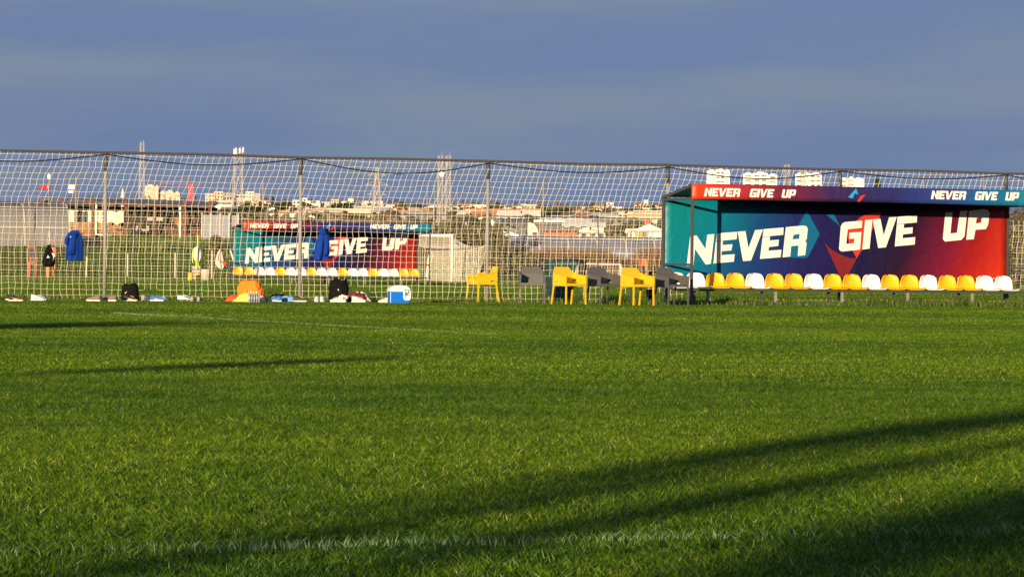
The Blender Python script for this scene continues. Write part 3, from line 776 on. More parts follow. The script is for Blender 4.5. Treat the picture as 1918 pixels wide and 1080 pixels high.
# wheelie bin
g = G(1049, 568); g.z = 0
t_ = thing('wheelie_bin', 'dark green wheelie bin with a black bag over its lid behind a yellow chair', 'bin', g, R(12))
mb = MB(); mb.loft([[Vector((sx*a, sy*b_, z)) for sx, sy in ((-1, -1), (1, -1), (1, 1), (-1, 1))] for z, a, b_ in ((.06, .21, .24), (.10, .22, .25), (.80, .275, .315), (.82, .295, .335), (.86, .295, .335))])
mb.build('body', M['bin_green'], t_, bevel=.012)
mb = MB(); mb.loft([[Vector((sx*a, sy*b_ - .01, z)) for sx, sy in ((-1, -1), (1, -1), (1, 1), (-1, 1))] for z, a, b_ in ((.865, .30, .345), (.90, .30, .345), (.93, .26, .30))])
mb.build('lid', M['bin_green'], t_, bevel=.01)
mb = MB().tube([(-.26, .36, .84), (-.26, .42, .88), (.26, .42, .88), (.26, .36, .84)], .016, 8); mb.build('handle', M['bin_green'], t_, True)
for sx in (-1, 1):
    MB().tube([(sx*.27, .24, .10), (sx*.32, .24, .10)], .10, 18).build('wheel', M['black'], t_, True)
g2 = g + U*.12
mb = MB(); mb.loft([ring(.10, -.06, z, a, b_, 18, rip=.09, k=5, seed=z*20) for z, a, b_ in ((.90, .27, .30), (.945, .25, .28), (.965, .17, .2), (.985, .05, .05))])
mb.loft([ring(.30, -.30, z, .08, .05, 12, rip=.15, k=4, seed=z*9) for z in (.55, .66, .80, .92)])
tag(mb.build('bin_bag', M['black'], None, True, g2, R(12)), 'black plastic bag draped over the lid of the green wheelie bin', 'bag')
# round table
g = G(1217, 569); g.z = 0
t_ = thing('round_table', 'small black round table with a single pedestal between the chairs', 'table', g)
MB().tube([(0, 0, .70), (0, 0, .73)], .33, 28).build('table_top', M['black'], t_, bevel=.006)
mb = MB().loft([ring(0, 0, z, r, r, 16) for z, r in ((.03, .06), (.10, .05), (.18, .075), (.30, .085), (.42, .06), (.5, .045), (.70, .045))]); mb.build('pedestal', M['black'], t_, True)
for k in range(4):
    a = k*math.pi/2 + .5
    MB().bar((0, 0, .06), (.28*math.cos(a), .28*math.sin(a), .018), .05, .03).build('foot', M['galv'], t_)

# cooler box
g = G(746, 568.5); g.z = 0
t_ = thing('cooler_box', 'blue and white cooler box with a rounded white lid on the grass', 'cooler', g, R(12))
mb = MB(); mb.box((0, 0, .14), (.40, .30, .28)); mb.build('body', M['cooler_blue'], t_, bevel=.02)
mb = MB()
def cl(u, v): return None
prof = [(-.215, .245), (-.215, .275), (-.19, .32), (-.14, .358), (-.05, .375), (.06, .375), (.15, .358), (.20, .325), (.22, .275), (.22, .245)]
mb.prism([prof], lambda x, z, t2: (x, -.165 + t2, z), .33); mb.build('lid', M['cooler_white'], t_, bevel=.015)
mb = MB(); mb.prism([[(.075, .26), (.075, .12), (.09, .085), (.12, .07), (.19, .07), (.215, .085), (.225, .12), (.225, .26)]], lambda x, z, t2: (x, -.172 + t2, z), .344)
hd = mb.build('handle', M['cooler_white'], t_, bevel=.006)
ff = lambda x, z, t2: (x, -.176 - t2, z)
MB().prism([[(.105, .30), (.18, .295), (.20, .25), (.175, .205), (.105, .15)]], ff, .0015).build('badge', M['logo_green'], hd)
ff2 = lambda x, z, t2: (x, -.179 - t2, z)
MB().prism([[(.12, .265), (.14, .285), (.165, .28), (.178, .255), (.16, .235), (.165, .222), (.135, .222), (.118, .24)], [(.135, .262), (.15, .268), (.158, .252), (.142, .245)]], ff2, .001).build('badge_mark', M['cooler_white'], hd)
MB().prism([[(.105, .135), (.185, .20), (.185, .188), (.105, .122)]], ff, .0015).build('badge_stripe', M['logo_green'], hd)
fc = bpy.data.curves.new('txt', 'FONT'); fc.body = 'HEYSPORT'; fc.size = .06; fo = bpy.data.objects.new('txt', fc)
me = bpy.data.meshes.new_from_object(fo); bpy.data.objects.remove(fo); xs = [v.co.x for v in me.vertices]
for v in me.vertices: v.co = Vector((-.165 + (v.co.x-min(xs))/(max(xs)-min(xs))*.20, -.167, .278 + v.co.y*.6))
me.materials.clear(); me.materials.append(M['grey_print']); part(me, 'lid_lettering', [o for o in t_.children if o.name.startswith('lid')][0])['kind'] = 'stuff'
MB().prism([[(-.05, .338), (-.005, .345), (-.01, .33), (-.03, .326)]], lambda x, z, t2: (x, -.1665 - t2, z), .001).build('lid_mark', M['grey_print'], t_)

# ------------------------------------------------------------------ shoes
def shoe_meshes(L=.29, Wd=.10, H=.085, high=0.):
    out = [(-.5, .0), (-.48, .30), (-.30, .42), (0, .40), (.22, .50), (.40, .42), (.49, .18), (.5, 0), (.49, -.16), (.40, -.38), (.22, -.46), (0, -.38), (-.30, -.40), (-.48, -.28)]
    so = MB(); so.prism([[(a*L, b_*Wd) for a, b_ in out]], lambda x, y, t_: (x, y, (.006 if x > L*.3 else 0) + .028*t_), 1.)
    up = MB(); n = 12; rings = []
    for i in range(11):
        s = i/10; x = (-.47 + .95*s)*L
        hw = Wd*.5*(.70 if s < .05 else .80 + .2*math.sin(s*3.1))*(1 if s < .85 else max(.25, 1-(s-.85)*4.5))
        hh = H*(1.0 - .05*s if s < .35 else 1.0 - (s-.35)*1.05) + high*max(0, .5-s)
        hh = max(hh, .022)
        rings.append([Vector((x, hw*math.cos(2*math.pi*k/n), .026 + hh*(.5+.5*math.sin(2*math.pi*k/n)) - .004)) for k in range(n)])
    up.loft(rings)
    cl_ = MB(); cl_.loft([[Vector((-.30*L + .17*L*k_*math.cos(2*math.pi*k/10), Wd*.30*k_*math.sin(2*math.pi*k/10), H + .026 + dz)) for k in range(10)] for k_, dz in ((1.15, -.014), (1.2, .004), (.9, .006), (.75, -.02))])
    la = MB()
    for i in range(4): la.box((.02*L + i*.065*L, 0, H*(.99 - .07*i) + .02), (.012, Wd*.5, .008), m=Matrix.Rotation(R(18), 3, 'Y'))
    return so, up, cl_, la
def shoe(px, py, rz, sole, upper, label, collar=None, laces=None, s=1., stripe=None, high=0., tilt=None, group=None, lift=0.):
    g = GI(px, py, 1.22 + (py-565)*.12); g.z = lift + .012
    t_ = thing('shoe', label, 'shoe', g, rz, group)
    t_.scale = (s, s, s)
    if tilt: t_.rotation_euler = (tilt[0], tilt[1], rz)
    so, up, cl_, la = shoe_meshes(high=high)
    so.build('sole', M[sole], t_); u_ = up.build('upper', M[upper], t_, True)
    cl_.build('collar', M[collar or upper], u_, True); la.build('laces', M[laces or sole], u_)
    if stripe:
        for sy in (-1, 1):
            MB().prism([[(-.02, .035), (.10, .055), (.02, .048), (-.05, .055)]], lambda x, z, t2, sy=sy: (x, sy*(.047 + t2*.004), z), 1.).build('side_stripe', M[stripe], u_)
    return t_
shoe(30, 565, R(-8), 'sole_cream', 'brown_black', 'dark brown trainer with a cream sole at the far left of the shoe row', stripe='sole_cream', laces='black')
shoe(24, 563.2, R(-14), 'sole_cream', 'brown_black', 'second dark trainer tucked behind the leftmost cream-soled one', laces='black')
shoe(71, 564, R(25), 'sole_white', 'white_shoe', 'pale grey knitted shoe beside the leftmost dark trainers', high=.04)
shoe(80, 563.5, R(-25), 'sole_white', 'light_blue', 'small light blue slipper behind the pale grey knitted shoe', s=.75)
shoe(175, 565, R(172), 'sole_cream', 'taupe', 'taupe trainer with a pale sole just before the leftmost fence post', laces='taupe')
shoe(204, 565, R(176), 'sole_cream', 'taupe', 'taupe trainer with a pale sole just past the leftmost fence post', laces='taupe', s=1.05)
shoe(244, 565, R(5), 'sole_cream', 'brown_black', 'cream and black trainer lying in front of the small black bag', stripe='sole_cream')
shoe(274, 564.5, R(60), 'grey_shoe', 'grey_shoe', 'worn grey shoe between the black bag and the blue boot', high=.03)
shoe(294, 565, R(-12), 'sole_white', 'blue_shoe', 'blue football boot with a white sole lying past the grey shoe', laces='black', stripe='white_shoe')
shoe(303, 564.5, R(20), 'sole_white', 'light_blue', 'paler blue football boot lying beside the darker blue one', s=.9)
shoe(345, 565, R(-15), 'black', 'white_shoe', 'white trainer with a black sole in the middle of the shoe row', high=.02, laces='black')
shoe(354, 564, R(40), 'black', 'white_shoe', 'second white trainer standing behind the black-soled one', high=.04)
shoe(363, 565.2, R(70), 'grey_shoe', 'grey_shoe', 'grey slipper seen from the toe beside the white trainers', s=.85)
shoe(374, 565.2, R(80), 'grey_shoe', 'grey_shoe', 'outer grey slipper of the pair near the white trainers', s=.85)
shoe(515, 565, R(176), 'sole_white', 'blue_shoe', 'bright blue football boot in front of the black holdall', stripe='light_blue')
shoe(562, 565, R(-10), 'sole_cream', 'brown_black', 'black trainer with a cream sole at the second fence post', high=.01)
shoe(593, 565.3, R(-88), 'white_shoe', 'white_shoe', 'white trainer pointing at the pitch, first of the pair past the second post', high=.03)
shoe(603, 565.3, R(-84), 'white_shoe', 'white_shoe', 'white trainer pointing at the pitch, second of the pair past the second post', high=.03)
shoe(631, 566, R(178), 'sole_cream', 'off_white', 'cream trainer lying below the tall black jacket', high=.0)
shoe(672, 565.7, R(8), 'sole_cream', 'off_white', 'large cream trainer lying in front of the maroon shirt', high=.03, s=1.05)
shoe(645, 566, R(-85), 'sole_white', 'lime', 'white trainer with lime trim beside the tall black jacket', s=.85)
shoe(719, 566, R(170), 'sole_cream', 'off_white', 'single cream shoe leaning against the blue cooler', s=.85, laces='black')
shoe(490, 565, R(-70), 'sole_white', 'pale_pink', 'white and pink trainer right of the water bottles', high=.02)

# ------------------------------------------------------------------ clothes and bags on the grass
def heap(px, py, w_, d_, h, m, name, label, cat, seed, rz=0, fold=.22, flat=.0, lean=0., top=2.2, crease=.12):
    g = GI(px, py, .80 + (py-563)*.09); g.z = 0; rg = []; nz_ = 14
    n = 56; nz_ = 22
    for j in range(nz_+1):
        s = j/nz_; a = s*math.pi/2; rr = max(.02, math.cos(a)**(1/top)); z = h*math.sin(a)
        rg.append([])
        for i in range(n):
            th = 2*math.pi*i/n; ct, st = math.cos(th), math.sin(th); p = Vector((ct*2.2, st*2.2, s*2.4 + seed*3.7))
            ridge = 1 - abs(noise.noise(Vector((ct*rr*w_*9 + seed, st*rr*d_*9, z*8 + seed)))) * 2.2
            f_ = 1 + fold*(noise.noise(p) + .6*abs(noise.noise(p*2.3)) - .2) + crease*.9*ridge*(.4 + .6*s)
            zz = z*(1 + fold*.9*noise.noise(Vector((ct*rr*1.7 + seed, st*rr*1.7, 2.))) + crease*1.1*ridge*rr)
            rg[-1].append(Vector((w_/2*rr*f_*ct + lean*zz, d_/2*rr*f_*st, zz)))
    o = MB().loft(rg).build(name, M[m], None, True, g, rz)
    return tag(o, label, cat)
def folded(o, mark, pts, m, dy):
    """flat print lying on the camera side of a heap"""
    MB().prism([pts], lambda x, z, t_: (x, dy - t_, z), .003).build(mark, M[m], o)
o = heap(244, 562.5, .36, .24, .34, 'black_cloth', 'backpack', 'black backpack with a small white tick standing behind a cream-soled trainer', 'bag', 1, fold=.08, top=4.0, crease=.06)
folded(o, 'tick_logo', [(-.10, .16), (-.085, .15), (-.055, .20), (-.085, .172)], 'white_print', -.128)
heap(433, 564.5, .26, .22, .13, 'red_orange', 'drawstring_bag', 'red-orange sports bag lying left of the orange bibs', 'bag', 2, fold=.16, lean=.5)
heap(469, 563, .54, .32, .41, 'orange', 'training_bibs', 'heap of bright orange training bibs against the net', 'clothing', 3, fold=.20, top=2.2, crease=.15)
heap(455, 566, .40, .18, .16, 'lime', 'training_bib', 'lime yellow bib spilling down in front of the orange bibs', 'clothing', 4, fold=.4, lean=.6, top=1.7, crease=.2)
heap(488, 564.3, .12, .14, .22, 'red_orange', 'training_bib', 'darker orange bib hanging off the right of the orange heap', 'clothing', 14, fold=.35)
heap(522, 563, .36, .20, .15, 'black_cloth', 'holdall', 'low black holdall behind the bright blue boot', 'bag', 5, fold=.15, top=3)
heap(541, 565.2, .36, .20, .115, 'light_blue', 'shirt', 'crumpled light blue shirt beside the bright blue boot', 'clothing', 6, fold=.4)
o = heap(634, 563.2, .40, .26, .46, 'black_cloth', 'jacket', 'tall black sports jacket heaped upright below the net, white cuff stripe', 'clothing', 7, fold=.14, top=3.4, lean=.0, crease=.09)
folded(o, 'chest_mark', [(.0, .28), (.016, .25), (.008, .24), (-.012, .275)], 'white_print', -.145)
heap(645, 563.7, .17, .16, .36, 'black_cloth', 'sleeve_top', 'black training top slumped against the tall black jacket', 'clothing', 17, fold=.15, lean=-.12, top=3.5)
heap(667, 564.6, .42, .24, .20, 'maroon', 'shirt', 'maroon football shirt bundled between black jacket and cream shoe', 'clothing', 8, fold=.15, top=2.4)
heap(684, 564.8, .26, .20, .20, 'pale_pink', 'shirt', 'pale pink shirt trailing right of the maroon shirt', 'clothing', 9, fold=.3, lean=-.5)
heap(641, 565.2, .24, .16, .14, 'off_white', 'shirt', 'off-white cloth lying on the foot of the tall black jacket', 'clothing', 10, fold=.4, lean=.2)
heap(655, 566, .14, .14, .11, 'black_cloth', 'cap', 'small black cap between the cream shoes', 'cap', 11, fold=.12, top=2.5)
for i, (px, dz) in enumerate(((466.5, 0), (470.5, .01), (475.5, .02), (480, 0), (484, .005))):
    g = GI(px, 567.4, 1.22 + (i % 2)*.09); g.z = 0
    b_ = thing('water_bottle', ('leftmost water bottle, touching the lime bib', 'second water bottle from the lime bib', 'middle water bottle before the orange bibs', 'fourth water bottle from the lime bib', 'rightmost water bottle, nearest the white and pink trainer')[i], 'bottle', g, 0, 'water bottles before the orange bibs')
    MB().loft([ring(0, 0, z, r, r, 12) for z, r in ((0, .028), (.01, .032), (.06, .030), (.07, .032), (.15, .032), (.185, .018), (.195, .013), (.21, .013))]).build('body', M['bottle'], b_, True)
    MB().loft([ring(0, 0, z, .015, .015, 10) for z in (.208, .228)]).build('cap', M['white_print' if i % 2 else 'light_blue'], b_)
    MB().loft([ring(0, 0, z, .0325, .0325, 12) for z in (.08, .13)], cap=False).build('bottle_label', M['bottle_label'], b_)

# ------------------------------------------------------------------ things hanging on the near net
def hung(name, label, cat, m, px, ptop, pbot, prof, seed, depth=.10, rip=.08, k=6, off=.13, curl=0.):
    """profile: (s from top 0..1, left, right) in metres; a folded hollow cloth body"""
    a = FP(px, ptop, off); b_ = FP(px, pbot, off); h = a.z - b_.z; rg = []
    for s, l, r in prof:
        cx, hw = (l+r)/2, (r-l)/2
        rg.append([Vector((cx + hw*math.cos(q), depth*(.35+.65*min(1, s*3))*(.5*math.sin(q)*(1 + rip*4*math.sin(k*q + seed + s*1.5)) + rip*math.sin(k*1.7*math.cos(q)*2 + seed)), -s*h)) for q in [2*math.pi*i/30 for i in range(30)]])
    t_ = thing(name, label, cat, a, TH)
    MB().loft(rg).build('body', M[m], t_, True)
    return t_, h
t_, h = hung('jacket', 'royal blue jacket hung over the net left of the first fence post', 'jacket', 'blue_cloth', 140, 431, 488,
        [(0, -.04, .06), (.04, -.10, .10), (.15, -.14, .14), (.3, -.155, .17), (.6, -.175, .18), (.85, -.18, .185), (.97, -.185, .18), (1, -.17, .17)], 1, .11, .10, 9)
MB().loft([[Vector((x + r*math.cos(q), -.03 + .03*math.sin(q), z)) for q in [2*math.pi*i/12 for i in range(12)]] for x, z, r in ((-.11, -.05, .03), (-.17, -.17, .045), (-.185, -.27, .04), (-.17, -.30, .02))]).build('sleeve', M['blue_cloth'], t_, True)
MB().loft([[Vector((x + .075*math.cos(q), -.075 + .03*math.sin(q) , z)) for q in [2*math.pi*i/12 for i in range(12)]] for x, z in ((-.05, -.06), (-.07, -.3), (-.085, -.5))]).build('sleeve', M['blue_cloth'], t_, True)
MB().box((-.115, -.10, -.135), (.02, .004, .02)).build('chest_badge', M['white_print'], t_)
t_, h = hung('jacket', 'royal blue jacket hung on the net in front of the far dugout', 'jacket', 'blue_cloth', 604, 428, 487,
        [(0, -.05, .03), (.05, -.09, .07), (.12, -.07, .09), (.2, -.08, .11), (.35, -.13, .15), (.6, -.17, .17), (.8, -.19, .17), (.95, -.19, .12), (1, -.17, .02)], 4, .16, .11, 5)
MB().loft([[Vector((x + r*math.cos(q), -.07 + r*.7*math.sin(q), z)) for q in [2*math.pi*i/12 for i in range(12)]] for x, z, r in ((-.03, .0, .03), (-.02, -.04, .075), (.0, -.09, .08), (.02, -.13, .05))]).build('hood', M['blue_cloth'], t_, True)
MB().loft([[Vector((x + r*math.cos(q), -.09 + .03*math.sin(q), z)) for q in [2*math.pi*i/12 for i in range(12)]] for x, z, r in ((.05, -.12, .05), (.07, -.3, .06), (.05, -.5, .055), (.03, -.56, .05))]).build('sleeve', M['blue_cloth'], t_, True)
t_, h = hung('drawstring_bag', 'black drawstring backpack with white marks hung on the net before the orange dummies', 'bag', 'black_cloth', 92, 458, 500,
        [(0, -.015, .03), (.1, -.05, .04), (.3, -.08, .08), (.55, -.11, .11), (.78, -.14, .13), (.9, -.12, .115), (1, -.05, .05)], 2, .16, .05)
MB().prism([[(-.085, -.27), (-.015, -.265), (-.04, -.24), (-.055, -.21)]], lambda x, z, t2: (x, -.125 - t2, z), .003).build('white_mark', M['white_print'], t_)
MB().prism([[(.02, -.16), (.075, -.18), (.10, -.23), (.065, -.26), (.05, -.33), (.055, -.24)]], lambda x, z, t2: (x, -.115 - t2, z), .003).build('white_mark', M['white_print'], t_)
MB().tube([(0, 0, .28), (.005, -.02, .1), (0, 0, 0)], .008, 6).build('cord', M['off_white'], t_, True)
t_, h = hung('drawstring_bag', 'white drawstring bag with lime cords hung on the net left of the far dugout', 'bag', 'off_white', 368.5, 462, 492,
        [(0, -.03, .04), (.12, -.075, .075), (.4, -.095, .10), (.65, -.09, .10), (.85, -.05, .07), (1, -.01, .02)], 5, .15, .05)
MB().tube([(0, -.06, .24), (-.005, -.08, .1), (-.02, -.10, -.1), (-.03, -.10, -.42), (-.005, -.09, -.47), (.01, -.08, -.40), (.0, -.08, -.32)], .014, 6).build('cord', M['lime'], t_, True)
MB().tube([(-.09, -.04, -.05), (-.11, -.05, -.22), (-.10, -.05, -.31), (-.05, -.05, -.34)], .010, 6).build('cord', M['lime'], t_, True)
t_, h = hung('drawstring_bag', 'pale drawstring bag with a red patch hung on the net beside the far dugout', 'bag', 'pale_pink', 412, 467, 504,
        [(0, -.01, .02), (.15, -.05, .05), (.45, -.09, .08), (.7, -.10, .11), (.88, -.06, .10), (1, 0, .04)], 6, .13, .07)
MB().prism([[(.03, -.27), (.09, -.235), (.115, -.27), (.09, -.32), (.045, -.33)]], lambda x, z, t2: (x, -.105 - t2, z), .003).build('red_patch', M['red_paint'], t_)
MB().tube([(.01, -.05, .01), (-.05, -.07, -.12), (-.06, -.08, -.22), (0, -.11, -.265), (.06, -.10, -.24)], .006, 5).build('cord', M['black'], t_, True)
t_, h = hung('cloth_strip', 'narrow white cloth hung on the net just left of the far dugout', 'cloth', 'off_white', 433, 467, 488,
        [(0, -.03, -.01), (.3, -.015, .02), (.8, .02, .05), (1, .03, .04)], 7, .03, .02)

# ------------------------------------------------------------------ verge of taller grass and weeds along the fence
def verge(name, pts, h0, h1, seed, mt='weed'):
    rnd = random.Random(seed); mb = MB()
    for p, hh in pts:
        h = hh*rnd.uniform(h0, h1)
        blade(mb, p.x, p.y, 0, h, rnd.uniform(.006, .016), rnd.uniform(0, 6.28), h*rnd.uniform(.2, .9), rnd.uniform(0, 6.28), rnd.random())
    return kind(mb.build(name, M[mt]), 'stuff')
rnd = random.Random(5); vp = []
for i in range(15000):
    s = rnd.uniform(-4, 25); o = rnd.gauss(-.05, .28)
    q = F0 + U*s - N*o
    vp.append((q, .45 + .55*max(0, noise.noise(Vector((s*1.1, o*2, 1)))*1.6 + .35)))
verge('verge_grass', vp, .06, .20, 6)
vp = []
for i in range(15000):
    s = rnd.uniform(BS-1.6, BS+WID+2); o = rnd.gauss(1.0, .42)
    q = F0 + U*s - N*o
    vp.append((q, .4 + .6*max(0, noise.noise(Vector((s*.9, o*1.5, 7)))*1.6 + .4)))
verge('verge_weeds', vp, .08, .26, 8)
for px, py, L, m, lb in ((1390, 570.5, .30, 'brick', 'orange brick slab in the weeds under the near dugout bench'), (1429, 570, .22, 'sole_cream', 'pale broken plank in the weeds under the near dugout bench')):
    g = G(px, py); tag(MB().box((0, 0, .03), (L, .09, .07)).build('ground_slab', M[m], None, False, (g.x, g.y, .0), TH, .008), lb, 'slab')

# ------------------------------------------------------------------ beyond the far net: field furniture
def at_ground(px, Y):
    p = P(px, 500, Y); return Vector((p.x, Y, T(p.x, Y)))
def ppm(Y): return F/Y
# full size goal, goal line running away from us
gp = G(846, 529.2); gp.z = 0
t_ = thing('football_goal', 'white full-size football goal standing right of the far dugout', 'goal', gp, TH)
r = .072
MB().tube([(0, 0, -.1), (0, 0, 2.44)], r, 12).build('post', M['goal_white'], t_, True)
MB().tube([(0, 7.32, -.1), (0, 7.32, 2.44)], r, 12).build('post', M['goal_white'], t_, True)
MB().tube([(0, -.06, 2.44), (0, 7.38, 2.44)], r, 12).build('crossbar', M['goal_white'], t_, True)
mb = MB(); rn = .0095
def gnet(fn, nu, nv):
    for i in range(nu+1): mb.tube([fn(i/nu, j/nv) for j in range(nv+1)], rn, 3, False)
    for j in range(nv+1): mb.tube([fn(i/nu, j/nv) for i in range(nu+1)], rn, 3, False)
def rear(y, z):                                  # the net hangs from the bar to two stay points and down to the grass
    e = abs(y/7.32 - .5)*2; return 1.55 + .35*e**4
def top(u, v):
    y = u*7.32; x = v*rear(y, 2); e = abs(u-.5)*2
    return Vector((x, y, 2.42 - v*(.62 - .18*e**4) - .28*math.sin(math.pi*v)))
def back(u, v):
    q = top(u, 1); return Vector((q.x - .75*v**.5 + .25*v, q.y, q.z*(1-v)))
gnet(top, 50, 14); gnet(back, 50, 16)
for yy in (0, 7.32):
    def side(u, v, yy=yy):
        q = top(yy/7.32, u); b_ = back(yy/7.32, v)
        return Vector((q.x*(1-v) + min(q.x, b_.x)*v, yy, q.z*(1-v)))
    gnet(side, 14, 18)
o = mb.build('goal_net', M['goal_net'], t_); o['kind'] = 'stuff'
MB().tube([(1.95, -.05, -.1), (1.95, -.05, 2.25)], .03, 8).build('net_stay', M['galv'], t_)
# two small training goals
def small_goal(px0, px1, pb, pt, label):
    a = G(px0, pb); Y = a.y; b_ = P(px1, pb, Y); wd = (b_-a).length; h = (pb-pt)/ppm(Y)
    t_ = thing('small_goal', label, 'goal', (a.x, a.y, 0), 0, 'small training goals')
    for x in (0, wd): MB().tube([(x, 0, -.05), (x, 0, h)], .045, 8).build('post', M['goal_white'], t_, True)
    MB().tube([(-.04, 0, h), (wd+.04, 0, h)], .045, 8).build('crossbar', M['goal_white'], t_, True)
    mb = MB()
    for x in (0, wd): mb.tube([(x, 0, h), (x + .1, .45, h*.9), (x + .1, .9, 0), (x, 0, .02)], .02, 6)
    mb.build('back_frame', M['goal_white'], t_)
    mb = MB()
    for i in range(15): mb.tube([(wd*i/14, 0, h), (wd*i/14, .45, h*.85), (wd*i/14, .9, 0)], .008, 3, False)
    for j in range(9): mb.tube([(0, .1*j, h*(1-(j/9)**2)), (wd, .1*j, h*(1-(j/9)**2))], .008, 3, False)
    o = mb.build('goal_net', M['goal_net'], t_); o['kind'] = 'stuff'
small_goal(1006, 1078, 528, 492, 'small white goal on the far grass behind the green wheelie bin')
small_goal(1094, 1162, 529, 494, 'small white goal on the far grass behind the dark armchair next to the black table')
# training dummies
def dummy(px, pb, ptop, m, m2, label):
    g = G(px, pb); Y = g.y; h = (pb-ptop)/ppm(Y)
    t_ = thing('training_dummy', label, 'dummy', (g.x, g.y, 0), R(4), 'training dummies on the far grass')
    pr = lambda l, y=0: (lambda x, z, t2: (x, y + t2*.06, z*h))
    out = [(-.20, .0), (-.27, .45), (-.29, .72), (-.20, .78), (.20, .78), (.29, .72), (.27, .45), (.20, .0), (.10, .0), (.07, .36), (-.07, .36), (-.10, .0)]
    holes = [[(x-.035, a), (x+.035, a), (x+.035, b_), (x-.035, b_)] for x in (-.17, .0, .17) for a, b_ in ((.42, .55), (.59, .70))]
    MB().prism([out] + holes, lambda x, z, t2: (x, t2*.05, z*h), 1.).build('body', M[m], t_)
    MB().tube([(.11*math.cos(q), .025, h*.89 + .19*math.sin(q)) for q in [math.pi*2*i/16 for i in range(17)]], .02, 6).build('head_hoop', M[m], t_, True)
    MB().box((0, -.02, h*.64), (.5, .03, h*.22)).build('vest', M[m2], t_)
    MB().box((0, 0.02, .04), (.45, .3, .06)).build('base', M['black'], t_)
dummy(60, 521.5, 445, 'dummy_red', 'brown_black', 'orange training dummy with a dark red vest, left of the black backpack')
dummy(95, 521.5, 447, 'dummy_orange', 'dummy_orange', 'bright orange training dummy partly hidden by the black backpack')
# yellow boots, bucket, crate behind the white bag
for px, lb in ((356.5, 'yellow rubber boot on the far grass, left of its pair'), (370.5, 'yellow rubber boot on the far grass, the one next to the bucket')):
    g = G(px, 525.5); t_ = thing('rubber_boot', lb, 'boot', (g.x, g.y, 0), 0, 'yellow rubber boots')
    MB().loft([ring(0, y, z, rx, ry, 14) for z, y, rx, ry in ((0, -.06, .14, .20), (.06, -.06, .145, .20), (.13, -.03, .13, .15), (.22, 0, .12, .12), (.38, 0, .13, .13))]).build('boot_shaft', M['seat_yellow'], t_, True)
    MB().loft([ring(0, -.06, z, .15, .21, 14) for z in (-.01, .03)]).build('sole', M['seat_yellow'], t_)
g = G(385, 526); t_ = thing('bucket', 'pale round bucket standing on the far grass beside the yellow boots', 'bucket', (g.x, g.y, 0))
MB().loft([ring(0, 0, z, q, q, 20) for z, q in ((0, .20), (.5, .235), (.53, .245), (.56, .245), (.56, .22), (.3, .2))]).build('body', M['bucket'], t_, True)
MB().tube([(.23*math.cos(q), 0, .52 - .16*math.sin(q)) for q in [math.pi*i/10 for i in range(11)]], .008, 5).build('handle', M['galv'], t_)
g = G(366, 524.5); t_ = thing('plastic_crate', 'grey slatted crate on the far grass behind the yellow boots', 'crate', (g.x, g.y+.6, 0))
for k in range(4): MB().box((0, -.2, .10 + k*.18), (.42, .03, .12)).build('slat', M['grey_wall'], t_)
MB().box((0, .0, .38), (.38, .36, .72)).build('body', M['dark_roof'], t_)
# corner flag
g = at_ground(1210, 195); t_ = thing('corner_flag', 'thin pale pole with a small red and white flag before the dry reeds', 'flag', g)
MB().tube([(0, 0, 0), (0, 0, 1.35)], .028, 8).build('pole', M['seat_yellow'], t_)
MB().sheet(lambda u, v: (-.03 - u*.35, .04*math.sin(u*5), 1.33 - v*.32), 6, 3, .01).build('pennant', M['red_paint'], t_)

# short pale posts on the grass bank
for i, (px, pt, pb) in enumerate(((162, 470, 508), (239, 458, 503), (328, 457, 505), (397, 455, 508))):
    Y = 199; g = at_ground(px, Y); h = (pb-pt)/ppm(Y)
    tag(MB().tube([(0, 0, -.2), (0, 0, h*.5), (0, 0, h)], .045, 8, r2=.04).build('short_post', M['pale_post'], None, True, g), ('short pale post just right of the left blue jacket', 'short pale post right of the first fence post', 'short pale post left of the bag with lime cords', 'short pale post behind the bag with the red patch')[i], 'post', 'short posts on the bank')

# ------------------------------------------------------------------ polytunnels
def tunnel(label, p0, L, rad, hgt, ang, m, hoops, z0):
    t_ = thing('polytunnel', label, 'greenhouse', (p0.x, p0.y, z0), ang, 'polytunnels beyond the pitch')
    prof = [(math.cos(a)*rad, (max(0, math.sin(a))**.72)*hgt) for a in [math.pi*i/18 for i in range(19)]]
    mb = MB(); n = 40
    rings = [[Vector((-L*i/n, y, z*(1 + .008*math.sin(i*2.1)))) for y, z in prof] for i in range(n+1)]
    vs_ = [q for g in rings for q in g]; k = len(prof)
    mb.add(vs_, [(i*k+j, i*k+j+1, (i+1)*k+j+1, (i+1)*k+j) for i in range(n) for j in range(k-1)] + [tuple(range(k)), tuple(n*k+j for j in range(k))[::-1]])
    mb.build('cover', m, t_, True).data.polygons.foreach_set('use_smooth', [False]*len(t_.children[0].data.polygons))
    for i in range(hoops):
        x = -L*i/(hoops-1)
        MB().tube([(x, y*1.01, z*1.01) for y, z in prof], .045, 5).build('hoop', M['steel_hoop'], t_)
    for z, y in ((hgt*.93, -rad*.42), (hgt*.5, -rad*.93)): MB().tube([(0, y*1.02, z), (-L, y*1.02, z)], .04, 5).build('side_rail', M['steel_hoop'], t_)
    MB().box((-L/2, -rad-.02, .1), (L, .08, .35)).build('base_board', M['plank'], t_)
p = P(100, 466, 272); tunnel('milky white polytunnel with hoops at the far left behind the orange dummies', Vector((p.x+.6, p.y+2.2, 0)), 26, 2.6, 3.35, R(14), M['tunnel'], 9, p.z - .1)
p = P(1330, 472, 246); tunnel('long bluish polytunnel behind the dry reeds right of the chairs', Vector((p.x, p.y+3, 0)), 13.5, 2.6, 2.2, R(6), M['tunnel_blue'], 8, T(p.x, 246) + .0)
p = P(440, 470, 285); 
mb = MB()
